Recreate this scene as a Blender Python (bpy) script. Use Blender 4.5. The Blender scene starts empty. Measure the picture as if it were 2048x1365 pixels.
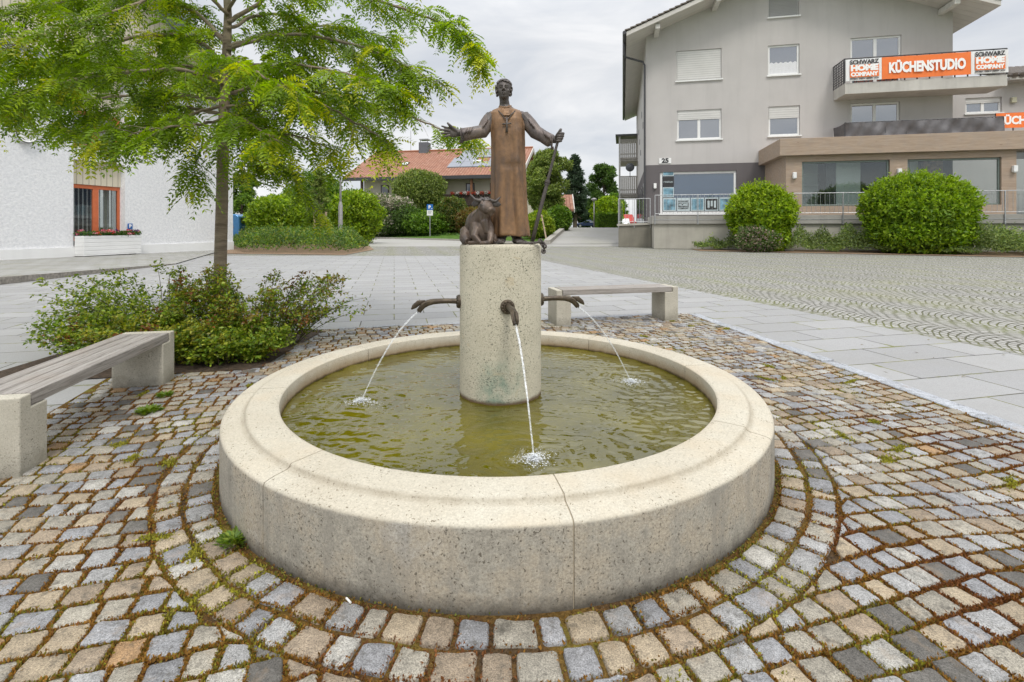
import bpy, math, random
import numpy as np
from mathutils import Vector, Matrix
from math import sin, cos, pi, radians

# ------------------------------------------------------------ camera, sky, sun
SC = bpy.context.scene
COL = SC.collection
R = random.Random(11)
NPR = np.random.default_rng(11)
H, F, HZ, CX = 1.35, 997.0, 455.0, 1024.0       # eye height; the photograph's focal length, horizon and axis in its own pixels

cam_d = bpy.data.cameras.new("camera"); cam = bpy.data.objects.new("camera", cam_d); COL.objects.link(cam)
cam.location = (0, 0, H); cam.rotation_euler = (pi/2, 0, 0)
cam_d.sensor_width = 36.0; cam_d.lens = 36.0*F/2048.0; cam_d.shift_y = (HZ-682.5)/2048.0
cam_d.clip_start = 0.05; cam_d.clip_end = 3000
SC.camera = cam
SC.render.engine = 'CYCLES'
SC.cycles.max_bounces = 8; SC.cycles.transparent_max_bounces = 12
SC.cycles.use_adaptive_sampling = True; SC.cycles.adaptive_threshold = 0.02
SC.cycles.sample_clamp_indirect = 6.0
try: SC.cycles.use_denoising = True
except Exception: pass
SC.view_settings.view_transform = 'Standard'; SC.view_settings.look = 'None'
SC.view_settings.exposure = 0.2; SC.view_settings.gamma = 1.0

SUN_EL, SUN_AZ = radians(56), radians(165)       # azimuth clockwise from +Y: high, behind the camera, slightly right
world = bpy.data.worlds.new("World"); SC.world = world; world.use_nodes = True
def nodes_world():
    nt = world.node_tree; nt.nodes.clear(); N = nt.nodes; L = nt.links
    out = N.new('ShaderNodeOutputWorld'); bg = N.new('ShaderNodeBackground')
    sky = N.new('ShaderNodeTexSky'); sky.sky_type = 'NISHITA'; sky.sun_disc = False
    sky.sun_elevation = SUN_EL; sky.sun_rotation = SUN_AZ
    sk = N.new('ShaderNodeVectorMath'); sk.operation = 'SCALE'; sk.inputs[3].default_value = 0.11
    L.new(sky.outputs[0], sk.inputs[0])
    tc = N.new('ShaderNodeTexCoord'); mp = N.new('ShaderNodeMapping'); mp.inputs['Scale'].default_value = (1.6, 1.6, 5.5)
    mp.inputs['Location'].default_value = (0.35, 0.1, 0.0)
    L.new(tc.outputs['Generated'], mp.inputs[0])
    n1 = N.new('ShaderNodeTexNoise'); n1.inputs['Scale'].default_value = 1.7; n1.inputs['Detail'].default_value = 7; n1.inputs['Roughness'].default_value = 0.55
    n1.inputs['Distortion'].default_value = 0.5
    L.new(mp.outputs[0], n1.inputs['Vector'])
    cr = N.new('ShaderNodeValToRGB'); e = cr.color_ramp.elements
    e[0].position = 0.34; e[0].color = (0.60, 0.63, 0.68, 1); e[1].position = 0.66; e[1].color = (0.86, 0.86, 0.865, 1)
    m = e.new(0.5); m.color = (0.72, 0.735, 0.76, 1)
    L.new(n1.outputs['Fac'], cr.inputs[0])
    # overcast sky: brighter overhead than near the horizon
    sx = N.new('ShaderNodeSeparateXYZ'); L.new(tc.outputs['Generated'], sx.inputs[0])
    mr = N.new('ShaderNodeMapRange'); mr.inputs[1].default_value = 0.3; mr.inputs[2].default_value = 0.95
    mr.inputs[3].default_value = 0.98; mr.inputs[4].default_value = 2.5; mr.interpolation_type = 'SMOOTHSTEP'
    L.new(sx.outputs[2], mr.inputs[0])
    cl = N.new('ShaderNodeVectorMath'); cl.operation = 'SCALE'; L.new(cr.outputs[0], cl.inputs[0]); L.new(mr.outputs[0], cl.inputs[3])
    mx = N.new('ShaderNodeMix'); mx.data_type = 'RGBA'; mx.inputs[0].default_value = 0.93
    L.new(sk.outputs[0], mx.inputs[6]); L.new(cl.outputs[0], mx.inputs[7])
    L.new(mx.outputs[2], bg.inputs[0]); bg.inputs[1].default_value = 1.0
    L.new(bg.outputs[0], out.inputs[0])
nodes_world()
sun_d = bpy.data.lights.new("sun", 'SUN'); sun = bpy.data.objects.new("sun", sun_d); COL.objects.link(sun)
sun_d.energy = 1.5; sun_d.angle = radians(14); sun_d.color = (1.0, 0.955, 0.88)
_sv = Vector((sin(SUN_AZ)*cos(SUN_EL), cos(SUN_AZ)*cos(SUN_EL), sin(SUN_EL)))
sun.rotation_euler = (-_sv).to_track_quat('-Z', 'Y').to_euler()

# ------------------------------------------------------------ placing
def W(px, py, d): return Vector(((px-CX)*d/F, d, H+(HZ-py)*d/F))
def G(px, py, z=0.0):
    d = (H-z)*F/(py-HZ); return Vector(((px-CX)*d/F, d, z))
class Frame:                                       # an upright plane with its own x (along), y (inward), z
    def __init__(s, ox, oy, ang):
        s.o = Vector((ox, oy, 0)); s.ang = ang; s.ux = Vector((cos(ang), sin(ang), 0)); s.uy = Vector((-sin(ang), cos(ang), 0))
    def fp(s, px, py, off=0.0):
        a = (px-CX)/F; bx = s.o.x+s.uy.x*off; by = s.o.y+s.uy.y*off
        t = (a*by-bx)/(s.ux.x-a*s.ux.y); d = by+s.ux.y*t
        return t, H+(HZ-py)*d/F

# ------------------------------------------------------------ mesh builder
class MB:
    def __init__(s): s.v = []; s.f = []
    def add(s, vs, fs):
        b = len(s.v); s.v += [tuple(p) for p in vs]; s.f += [tuple(i+b for i in q) for q in fs]; return s
    def box(s, x0, x1, y0, y1, z0, z1):
        return s.add([(x0,y0,z0),(x1,y0,z0),(x1,y1,z0),(x0,y1,z0),(x0,y0,z1),(x1,y0,z1),(x1,y1,z1),(x0,y1,z1)],
                     [(0,3,2,1),(4,5,6,7),(0,1,5,4),(1,2,6,5),(2,3,7,6),(3,0,4,7)])
    def obox(s, c, sz, ang=0.0):
        ca, sa = cos(ang), sin(ang); hx, hy, hz = sz[0]/2, sz[1]/2, sz[2]/2; vs = []
        for z in (-hz, hz):
            for x, y in ((-hx,-hy),(hx,-hy),(hx,hy),(-hx,hy)): vs.append((c[0]+x*ca-y*sa, c[1]+x*sa+y*ca, c[2]+z))
        return s.add(vs, [(0,3,2,1),(4,5,6,7),(0,1,5,4),(1,2,6,5),(2,3,7,6),(3,0,4,7)])
    def quad(s, a, b, c, d): return s.add([a,b,c,d], [(0,1,2,3)])
    def prism(s, poly, vec):
        n = len(poly); v = Vector(vec); vs = [Vector(p) for p in poly]
        return s.add(vs+[p+v for p in vs], [tuple(range(n))[::-1], tuple(range(n, 2*n))]+[(i, (i+1) % n, (i+1) % n+n, i+n) for i in range(n)])
    def tube(s, pts, rad, n=8, cap=True, squash=None):
        pts = [Vector(p) for p in pts]; m = len(pts)
        if not hasattr(rad, '__len__'): rad = [rad]*m
        t = (pts[1]-pts[0]).normalized(); up = Vector((0,0,1)) if abs(t.z) < .9 else Vector((0,1,0))
        u = t.cross(up).normalized(); vs = []
        for i in range(m):
            t2 = (pts[min(i+1, m-1)]-pts[max(i-1, 0)])
            t2 = t2.normalized() if t2.length > 1e-9 else t
            u = (u-t2*u.dot(t2)); u = u.normalized() if u.length > 1e-6 else t2.orthogonal().normalized(); w = t2.cross(u)
            for k in range(n):
                a = 2*pi*k/n; r = rad[i]
                ru, rw = (r, r) if not hasattr(r, '__len__') else r
                vs.append(pts[i]+u*(cos(a)*ru)+w*(sin(a)*rw))
        fs = [(i*n+k, i*n+(k+1) % n, (i+1)*n+(k+1) % n, (i+1)*n+k) for i in range(m-1) for k in range(n)]
        if cap: fs += [tuple(range(n))[::-1], tuple(range((m-1)*n, m*n))]
        return s.add(vs, fs)
    def lathe(s, prof, n=48, c=(0,0,0), a0=0.0, a1=2*pi, caps=False):
        full = abs(a1-a0-2*pi) < 1e-6; k = n if full else n+1; m = len(prof); vs = []
        for i in range(k):
            a = a0+(a1-a0)*i/n
            for r, z in prof: vs.append((c[0]+r*cos(a), c[1]+r*sin(a), c[2]+z))
        fs = []
        for i in range(n):
            j = (i+1) % k
            for q in range(m-1): fs.append((i*m+q, j*m+q, j*m+q+1, i*m+q+1))
        if caps and not full: fs += [tuple(range(m)), tuple(range(n*m, n*m+m))[::-1]]
        return s.add(vs, fs)
    def sphere(s, c, r, nu=16, nv=10, rot=None):
        if not hasattr(r, '__len__'): r = (r, r, r)
        vs = []; M = rot.to_matrix() if rot is not None else None
        for j in range(nv+1):
            ph = pi*j/nv
            for i in range(nu):
                a = 2*pi*i/nu; p = Vector((r[0]*sin(ph)*cos(a), r[1]*sin(ph)*sin(a), -r[2]*cos(ph)))
                if M is not None: p = M @ p
                vs.append(p+Vector(c))
        fs = [(j*nu+i, j*nu+(i+1) % nu, (j+1)*nu+(i+1) % nu, (j+1)*nu+i) for j in range(nv) for i in range(nu)]
        return s.add(vs, fs)
    def build(s, name, mat, parent=None, smooth=False, bevel=0.0, origin=None, angle=None):
        me = bpy.data.meshes.new(name); vs = s.v
        if origin is not None: vs = [(p[0]-origin[0], p[1]-origin[1], p[2]-origin[2]) for p in vs]
        me.from_pydata(vs, [], s.f); me.validate(); me.update()
        if mat is not None: me.materials.append(mat)
        if smooth:
            me.shade_smooth()
            if angle is not None:
                try: me.set_sharp_from_angle(angle=angle)
                except Exception: pass
        o = bpy.data.objects.new(name, me); COL.objects.link(o)
        if parent is not None: o.parent = parent
        if origin is not None: o.location = origin
        if bevel > 0:
            b = o.modifiers.new("bevel", 'BEVEL'); b.width = bevel; b.segments = 2; b.limit_method = 'ANGLE'; b.angle_limit = radians(40)
        return o
def tag(o, label=None, cat=None, group=None, kind=None):
    if label: o['label'] = label
    if cat: o['category'] = cat
    if group: o['group'] = group
    if kind: o['kind'] = kind
    return o
def thing(name, loc, label, cat, group=None, rz=0.0):
    o = bpy.data.objects.new(name, None); o.empty_display_size = 0.2; COL.objects.link(o); o.location = loc; o.rotation_euler = (0, 0, rz)
    return tag(o, label, cat, group)
def copy_tree(o, parent=None):
    c = o.copy(); COL.objects.link(c)
    if parent is not None: c.parent = parent
    for ch in list(o.children): copy_tree(ch, c)
    return c
def fuse(o, voxel, smooth_it=4):                   # overlapping closed shapes become one continuous skin
    r = o.modifiers.new("remesh", 'REMESH'); r.mode = 'VOXEL'; r.voxel_size = voxel; r.use_smooth_shade = True
    s = o.modifiers.new("smooth", 'SMOOTH'); s.iterations = smooth_it; s.factor = 0.5
    dg = bpy.context.evaluated_depsgraph_get(); me = bpy.data.meshes.new_from_object(o.evaluated_get(dg))
    mats = list(o.data.materials); old = o.data; o.modifiers.clear(); o.data = me; me.name = old.name
    if not me.materials:
        for m in mats: me.materials.append(m)
    me.shade_smooth(); bpy.data.meshes.remove(old); return o
def text(s, size, mat, name, parent, loc, rot=(pi/2, 0, 0), bold=0.0, width=None, align='CENTER', ext=0.004):
    cu = bpy.data.curves.new(name, 'FONT'); cu.body = s; cu.size = size; cu.align_x = align; cu.align_y = 'CENTER'
    cu.offset = bold; cu.extrude = ext; cu.resolution_u = 3
    t = bpy.data.objects.new(name, cu); COL.objects.link(t)
    dg = bpy.context.evaluated_depsgraph_get(); me = bpy.data.meshes.new_from_object(t.evaluated_get(dg))
    bpy.data.objects.remove(t)
    n = len(me.vertices); co = np.zeros(n*3); me.vertices.foreach_get('co', co); co = co.reshape(-1, 3)
    if width and n:
        w = co[:, 0].max()-co[:, 0].min(); mid = (co[:, 0].max()+co[:, 0].min())/2
        co[:, 0] = (co[:, 0]-mid)*width/w; me.vertices.foreach_set('co', co.ravel())
    me.materials.clear(); me.materials.append(mat); me.name = name
    o = bpy.data.objects.new(name, me); COL.objects.link(o); o.parent = parent; o.location = loc; o.rotation_euler = rot
    return o

# ------------------------------------------------------------ materials
class NT:
    def __init__(s, name):
        s.m = bpy.data.materials.new(name); s.m.use_nodes = True; s.t = s.m.node_tree; s.b = s.t.nodes['Principled BSDF']
        s.out = s.t.nodes['Material Output']
    def n(s, ty, **kw):
        x = s.t.nodes.new('ShaderNode'+ty)
        for k, v in kw.items():
            if k.startswith('_'): setattr(x, k[1:], v)
            else: x.inputs[k.replace('__', ' ')].default_value = v
        return x
    def l(s, a, b): s.t.links.new(a, b)
    def coord(s, which='Object'): return s.n('TexCoord').outputs[which]
    def noise(s, vec, scale, detail=4, rough=.55, dist=0.0):
        x = s.n('TexNoise', Scale=scale, Detail=detail, Roughness=rough, Distortion=dist); s.l(vec, x.inputs['Vector']); return x.outputs['Fac']
    def ramp(s, fac, stops, interp='LINEAR'):
        x = s.n('ValToRGB'); e = x.color_ramp.elements; x.color_ramp.interpolation = interp
        while len(e) < len(stops): e.new(.5)
        for i, (p, c) in enumerate(stops):
            e[i].position = p; e[i].color = tuple(c)+(1,) if hasattr(c, '__len__') else (c, c, c, 1)
        s.l(fac, x.inputs[0]); return x.outputs[0]
    def mix(s, fac, a, b, mode='MIX'):
        x = s.n('Mix', _data_type='RGBA', _blend_type=mode)
        for k, v in ((0, fac), (6, a), (7, b)):
            if hasattr(v, 'is_linked'): s.l(v, x.inputs[k])
            elif hasattr(v, '__len__'): x.inputs[k].default_value = tuple(v)+(1,)
            else: x.inputs[k].default_value = v if k == 0 else (v, v, v, 1)
        return x.outputs[2]
    def math(s, op, a, b=None, c=None):
        x = s.n('Math', _operation=op)
        for i, v in enumerate((a, b, c)):
            if v is None: continue
            if hasattr(v, 'is_linked'): s.l(v, x.inputs[i])
            else: x.inputs[i].default_value = v
        return x.outputs[0]
    def bump(s, h, strength=.3, dist=.01, prev=None):
        x = s.n('Bump', Strength=strength, Distance=dist); s.l(h, x.inputs['Height'])
        if prev is not None: s.l(prev, x.inputs['Normal'])
        s.l(x.outputs[0], s.b.inputs['Normal']); return x.outputs[0]
    def base(s, c, rough=.6, metal=0.0, spec=.5):
        if hasattr(c, 'is_linked'): s.l(c, s.b.inputs['Base Color'])
        else: s.b.inputs['Base Color'].default_value = tuple(c)+(1,)
        s.b.inputs['Roughness'].default_value = rough; s.b.inputs['Metallic'].default_value = metal
        s.b.inputs['Specular IOR Level'].default_value = spec; return s
_cache = {}
def plain(name, c, rough=.55, metal=0.0, var=.12, scale=6.0, bump=0.0, spec=.5, bscale=None):
    if name in _cache: return _cache[name]
    t = NT(name); co = t.coord(); f = t.noise(co, scale, 5)
    lo = tuple(max(0, x*(1-var)) for x in c); hi = tuple(min(1, x*(1+var)) for x in c)
    t.base(t.ramp(f, [(.3, lo), (.7, hi)]), rough, metal, spec)
    if bump: t.bump(t.noise(co, bscale or scale*12, 4), bump, .01)
    _cache[name] = t.m; return t.m
def leafmat(name, trans=.35, rough=.5):
    if name in _cache: return _cache[name]
    t = NT(name); a = t.n('Attribute', _attribute_name='Col'); t.base(a.outputs['Color'], rough, 0, .35)
    tr = t.n('BsdfTranslucent'); hs = t.n('HueSaturation', Saturation=1.15, Value=1.35); t.l(a.outputs['Color'], hs.inputs['Color'])
    t.l(hs.outputs[0], tr.inputs['Color'])
    mx = t.n('MixShader'); mx.inputs[0].default_value = trans
    t.l(t.b.outputs[0], mx.inputs[1]); t.l(tr.outputs[0], mx.inputs[2]); t.l(mx.outputs[0], t.out.inputs[0])
    _cache[name] = t.m; return t.m

# ------------------------------------------------------------ leaves
def unit(a): return a/np.maximum(np.linalg.norm(a, axis=1, keepdims=True), 1e-9)
def leaf_obj(name, pos, d, nrm, L, Wd, col, mat, parent=None, origin=(0,0,0), fold=.25):
    """one small folded blade per row: base, two sides, tip"""
    n = len(pos); d = unit(d); side = unit(np.cross(d, nrm)); up = np.cross(side, d)
    L = np.broadcast_to(np.asarray(L, float), (n,))[:, None]; Wd = np.broadcast_to(np.asarray(Wd, float), (n,))[:, None]
    mid = pos+d*L*.45
    v = np.empty((n, 4, 3)); v[:, 0] = pos; v[:, 1] = mid-side*Wd*.5+up*Wd*fold; v[:, 2] = pos+d*L; v[:, 3] = mid+side*Wd*.5+up*Wd*fold
    v -= np.asarray(origin)
    me = bpy.data.meshes.new(name); me.vertices.add(4*n); me.vertices.foreach_set('co', v.astype(np.float32).ravel())
    b = (np.arange(n)*4)[:, None]; idx = np.concatenate([b+0, b+1, b+2, b+0, b+2, b+3], 1).astype(np.int32).ravel()
    me.loops.add(6*n); me.loops.foreach_set('vertex_index', idx)
    me.polygons.add(2*n); me.polygons.foreach_set('loop_start', (np.arange(2*n)*3).astype(np.int32))
    try: me.polygons.foreach_set('loop_total', np.full(2*n, 3, np.int32))
    except Exception: pass
    a = me.color_attributes.new('Col', 'FLOAT_COLOR', 'POINT')
    c4 = np.ones((n, 4, 4)); c4[:, :, :3] = np.asarray(col)[:, None, :]; a.data.foreach_set('color', c4.astype(np.float32).ravel())
    me.update(calc_edges=True); me.materials.append(mat)
    o = bpy.data.objects.new(name, me); COL.objects.link(o)
    if parent is not None: o.parent = parent
    return o
def pal(n, cols, jit=.18):
    cols = np.asarray(cols, float); w = NPR.random(n)*(len(cols)-1); i = np.minimum(w.astype(int), len(cols)-2); f = (w-i)[:, None]
    c = cols[i]*(1-f)+cols[i+1]*f; return np.clip(c*(1+jit*NPR.normal(size=(n, 1))), .003, 1)
def lumps(dirs, k=6, seed=0):
    g = np.random.default_rng(seed); f = np.zeros(len(dirs))
    for i in range(7):
        w = g.normal(size=3)*k*(.5+i*.22); f += np.sin(dirs@w+g.random()*6.28)/(1+.35*i)
    return f/2.6
def blob_pts(c, r, n, seed=0, lump=.16, k=5, inner=.55, zmin=None):
    d = unit(NPR.normal(size=(n, 3))); rr = (inner+(1-inner)*NPR.random(n)**.6)*(1+lump*lumps(d, k, seed))
    p = np.asarray(c)+d*rr[:, None]*np.asarray(r)
    nr = unit(d/np.asarray(r))
    if zmin is not None:
        ok = p[:, 2] > zmin; p, nr = p[ok], nr[ok]
    return p, nr
def blob_leaves(name, blobs, n, L, Wd, cols, mat, parent=None, seed=0, lump=.16, k=5, inner=.55, zmin=None, rand=.8, origin=(0,0,0), jit=.2, clumpcol=.35):
    P, Q = [], []
    vol = np.array([b[1][0]*b[1][2]+b[1][1]*b[1][2] for b in blobs], float); vol /= vol.sum()
    for i, (c, r) in enumerate(blobs):
        p, q = blob_pts(c, r, max(8, int(n*vol[i])), seed+i, lump, k, inner, zmin); P.append(p); Q.append(q)
    P = np.concatenate(P); Q = np.concatenate(Q); m = len(P)
    nr = unit(Q+NPR.normal(size=(m, 3))*rand); d = unit(np.cross(nr, NPR.normal(size=(m, 3)))+np.array([0, 0, .15])+Q*.35)
    c = pal(m, cols, jit)
    c *= (1+clumpcol*.6*lumps(P*1.3/max(.2, float(np.ptp(P[:, 2]))*.35), 2.2, seed+50))[:, None]
    return leaf_obj(name, P, d, nr, L*(.7+.6*NPR.random(m)), Wd*(.7+.6*NPR.random(m)), np.clip(c, .004, 1), mat, parent, origin)
# ------------------------------------------------------------ ground
PHI = radians(13.3)                                # the plaza's paving grid is turned against the camera
FC = Vector((-0.078, 3.375, 0.0))                  # centre of the fountain
RB, RI = 1.642, 1.355                              # outer and inner radius of the basin
JA = radians(10.4)                                 # first joint and front spout sit this far round
def sheet(name, poly, z, mat, kind='structure'):
    o = MB().add([(p[0], p[1], z) for p in poly], [tuple(range(len(poly)))]).build(name, mat); return tag(o, kind=kind)

def m_slabs():
    t = NT("granite_slabs"); co = t.coord('Object'); mp = t.n('Mapping', Rotation=(0, 0, -PHI)); t.l(co, mp.inputs[0])
    br = t.n('TexBrick', _offset=.5, Color1=(.318, .314, .308, 1), Color2=(.388, .382, .372, 1), Mortar=(.5, .5, .5, 1), Scale=1.0)
    br.inputs['Mortar Size'].default_value = .0075; br.inputs['Mortar Smooth'].default_value = .1; br.inputs['Bias'].default_value = -.1
    br.inputs['Brick Width'].default_value = .92; br.inputs['Row Height'].default_value = .5; t.l(mp.outputs[0], br.inputs['Vector'])
    g = t.noise(co, 130, 2, .8); n2 = t.noise(co, 1.1, 5, .6); st = t.noise(co, 9, 5, .65)
    c = t.mix(.45, br.outputs['Color'], t.ramp(g, [(.3, (.22, .23, .25)), (.7, (.6, .61, .63))]), 'OVERLAY')
    c = t.mix(t.ramp(n2, [(.42, 0), (.75, .5)]), c, (.27, .265, .25)); c = t.mix(t.ramp(st, [(.62, 0), (.8, .3)]), c, (.25, .245, .23))
    jm = t.noise(co, 2.3, 4, .6)
    jc = t.ramp(jm, [(.42, (.035, .033, .03)), (.52, (.09, .09, .03)), (.64, (.22, .22, .05))])
    c = t.mix(br.outputs['Fac'], c, jc)
    # moss widening some joints
    br2 = t.n('TexBrick', _offset=.5, Scale=1.0); br2.inputs['Mortar Size'].default_value = .03; br2.inputs['Mortar Smooth'].default_value = .6
    br2.inputs['Brick Width'].default_value = .92; br2.inputs['Row Height'].default_value = .5; t.l(mp.outputs[0], br2.inputs['Vector'])
    ms = t.math('MULTIPLY', br2.outputs['Fac'], t.ramp(t.noise(co, 1.7, 6, .75), [(.56, 0), (.63, 1)]))
    c = t.mix(ms, c, (.16, .17, .045)); t.base(c, .62, 0, .4)
    t.bump(t.math('SUBTRACT', t.math('MULTIPLY', g, .25), br.outputs['Fac']), .5, .01); return t.m
def m_arcs():
    t = NT("arc_cobbles"); co = t.coord('Object'); mp = t.n('Mapping', Rotation=(0, 0, -PHI)); t.l(co, mp.inputs[0])
    sx = t.n('SeparateXYZ'); t.l(mp.outputs[0], sx.inputs[0]); wn = t.noise(co, 1.3, 3)
    u = t.math('ADD', sx.outputs[0], t.math('MULTIPLY', wn, .34)); fr = t.math('SUBTRACT', t.math('FRACT', t.math('MULTIPLY', u, 1/1.35)), .5)
    v = t.math('ADD', sx.outputs[1], t.math('MULTIPLY', t.math('MULTIPLY', fr, fr), 1.6))
    cb = t.n('CombineXYZ'); t.l(u, cb.inputs[0]); t.l(v, cb.inputs[1])
    br = t.n('TexBrick', _offset=.5, Color1=(.31, .302, .28, 1), Color2=(.41, .40, .372, 1), Scale=1.0)
    br.inputs['Mortar Size'].default_value = .014; br.inputs['Mortar Smooth'].default_value = .5; br.inputs['Bias'].default_value = 0
    br.inputs['Brick Width'].default_value = .125; br.inputs['Row Height'].default_value = .105; t.l(cb.outputs[0], br.inputs['Vector'])
    n2 = t.noise(co, .45, 5, .6); g = t.noise(co, 60, 3, .7)
    c = t.mix(.4, br.outputs['Color'], t.ramp(g, [(.3, .2), (.7, .62)]), 'OVERLAY')
    edge = t.math('ABSOLUTE', fr)                  # weeds gather where neighbouring arcs meet
    mo = t.math('MULTIPLY', t.ramp(edge, [(.16, .15), (.44, 1)]), t.ramp(t.noise(co, .8, 5, .7), [(.36, .15), (.62, 1)]))
    jc = t.mix(mo, (.085, .08, .065), (.17, .19, .04)); c = t.mix(br.outputs['Fac'], c, jc)
    b2 = t.n('TexBrick', _offset=.5, Scale=1.0); b2.inputs['Mortar Size'].default_value = .034; b2.inputs['Mortar Smooth'].default_value = .3; b2.inputs['Brick Width'].default_value = .25; b2.inputs['Row Height'].default_value = .21; t.l(cb.outputs[0], b2.inputs['Vector'])
    k = t.math('MULTIPLY', b2.outputs['Fac'], t.math('MULTIPLY', t.ramp(edge, [(.27, 0), (.44, .55)]), t.ramp(t.noise(co, .55, 4, .7), [(.38, .25), (.6, 1)])))
    c = t.mix(k, c, t.mix(t.ramp(t.noise(co, .25, 3), [(.4, 0), (.65, 1)]), (.075, .07, .045), (.15, .17, .035)))
    c = t.mix(t.ramp(n2, [(.52, 0), (.72, .35)]), c, (.27, .265, .13)); c = t.mix(t.ramp(t.noise(co, .16, 5, .65, .6), [(.5, 0), (.68, .3)]), c, (.20, .195, .175)); t.base(c, .75, 0, .25)
    t.bump(t.math('SUBTRACT', t.math('MULTIPLY', g, .3), br.outputs['Fac']), .8, .015); return t.m
def m_asphalt():
    t = NT("pale_asphalt"); co = t.coord('Object'); g = t.noise(co, 45, 4, .7); n2 = t.noise(co, .35, 5, .6)
    c = t.mix(t.ramp(n2, [(.4, 0), (.7, .6)]), t.ramp(g, [(.3, (.31, .30, .285)), (.7, (.42, .41, .39))]), (.30, .30, .24)); t.base(c, .85, 0, .2); return t.m
def m_grass():
    t = NT("grass_ground"); co = t.coord('Object'); n2 = t.noise(co, 1.5, 7, .7)
    t.base(t.ramp(n2, [(.3, (.04, .085, .015)), (.55, (.08, .15, .025)), (.75, (.13, .19, .04))]), .9, 0, .1); t.bump(t.noise(co, 30, 4), .8, .05); return t.m
def m_bed():
    t = NT("mossy_joint_bed"); co = t.coord('Object'); n1 = t.noise(co, 3.5, 5, .6); n2 = t.noise(co, 70, 3, .7); n3 = t.noise(co, 160, 2, .8)
    c = t.ramp(n1, [(.3, (.05, .042, .034)), (.45, (.12, .068, .026)), (.56, (.17, .105, .028)), (.70, (.20, .18, .04))])
    c = t.mix(.7, c, t.ramp(n2, [(.3, .15), (.7, .8)]), 'OVERLAY'); c = t.mix(t.ramp(n3, [(.68, 0), (.74, .8)]), c, (.38, .36, .33))
    t.base(c, .95, 0, .1); t.bump(n2, 1.0, .02); return t.m
def m_stone_attr():
    t = NT("granite_setts"); co = t.coord('Object'); a = t.n('Attribute', _attribute_name='Col')
    g = t.noise(co, 210, 2, .85); g2 = t.noise(co, 45, 4, .7); n3 = t.noise(co, 7, 5, .7); n4 = t.noise(co, 19, 5, .75)
    c = t.mix(.75, a.outputs['Color'], t.ramp(g, [(.30, .10), (.5, .5), (.70, .86)]), 'OVERLAY'); c = t.mix(.5, c, t.ramp(t.noise(co, 26, 5, .75), [(.28, .2), (.72, .78)]), 'OVERLAY')
    c = t.mix(t.ramp(n3, [(.56, 0), (.70, .6)]), c, t.mix(.5, a.outputs['Color'], (.36, .24, .13)))
    c = t.mix(t.ramp(n4, [(.54, 0), (.70, .8)]), c, (.075, .068, .055))
    t.base(c, .72, 0, .35); t.bump(t.math('ADD', t.math('MULTIPLY', g2, 1.0), t.math('MULTIPLY', g, .25)), .55, .012); return t.m
M_SLAB, M_ARC, M_ASPH, M_GRASS, M_BED, M_SETT = m_slabs(), m_arcs(), m_asphalt(), m_grass(), m_bed(), m_stone_attr()

sheet("ground", [(-1500, -300), (1500, -300), (1500, 2500), (-1500, 2500)], -.06, M_GRASS)
sheet("street", [(-80, 30), (90, 30), (90, 66), (-80, 66)], -.02, M_ASPH)
sheet("cobbled_square", [(-60, -4), (60, -4), (60, 35.5), (-60, 35.5)], -.012, M_ARC)
E2 = lambda y: 2.67-.2795*(y-15.1)
sheet("slab_plaza", [(-32, -4), (E2(-4), -4), (E2(23.6), 23.6), (-32, 23.6)], -.004, M_SLAB)

# border of pale setts between the slabs and the arc cobbles
def sett_stone(V, Fc, C, corners, top, col, bev=.0065, depth=.03):
    """one hewn sett: four corners, chamfered, with a soft worn edge"""
    c = Vector((0, 0)); 
    for p in corners: c += p
    c /= len(corners); ring = []; m = len(corners)
    for i in range(m):
        p, a, b = corners[i], corners[i-1], corners[(i+1) % m]
        da, db = (a-p), (b-p); la, lb = da.length, db.length
        if la < .004 or lb < .004: ring.append(p); continue
        k = R.uniform(.006, .017)
        ring.append(p+da*min(.4, k/la)); ring.append(p+(da/la+db/lb)*k*.28); ring.append(p+db*min(.4, k/lb))
        mid = p+db*.5; inw = (c-mid); ring.append(mid+inw*R.uniform(-.05, .05))
    n = len(ring); b0 = len(V); tilt = (R.gauss(0, .02), R.gauss(0, .02))
    zt = lambda p: top+(p.x-c.x)*tilt[0]+(p.y-c.y)*tilt[1]
    for sc, dz in ((1.0, -depth), (1.0, -.012), (None, -.0035), ('i', 0.0)):
        for p in ring:
            d = c-p; ln = max(d.length, 1e-4)
            q = p if sc == 1.0 else p+d*(min(.45, (bev*.45 if sc is None else bev*1.25)/ln))
            V.append((q.x, q.y, zt(q)+dz+(R.gauss(0, .0013) if sc != 1.0 else 0))); C.append(col)
    for k in range(3):
        for i in range(n): Fc.append((b0+k*n+i, b0+k*n+(i+1) % n, b0+(k+1)*n+(i+1) % n, b0+(k+1)*n+i))
    V.append((c.x, c.y, zt(c)+R.uniform(-.001, .003))); C.append(col); ci = len(V)-1
    for i in range(n): Fc.append((b0+3*n+i, b0+3*n+(i+1) % n, ci))
SETT_COLS = [((.245, .245, .25), 26), ((.29, .287, .28), 16), ((.30, .275, .225), 32), ((.325, .265, .185), 17), ((.31, .195, .10), 2.5), ((.36, .345, .31), 12), ((.12, .112, .10), 7), ((.27, .215, .155), 12)]
def sett_col():
    r = R.random()*sum(w for _, w in SETT_COLS)
    for c, w in SETT_COLS:
        r -= w
        if r <= 0: break
    k = R.uniform(.86, 1.14); return (c[0]*k, c[1]*k, c[2]*k)
EDGES = []                                         # points on joints, for the moss
def edge_pts(cs):
    for i in range(len(cs)): EDGES.append((cs[i], cs[(i+1) % len(cs)]))
def halfplane(p, q):                               # positive = left of p->q
    d = Vector((q[0]-p[0], q[1]-p[1])).normalized(); n = Vector((-d.y, d.x)); return lambda v: (v-Vector(p)).dot(n), n
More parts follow.
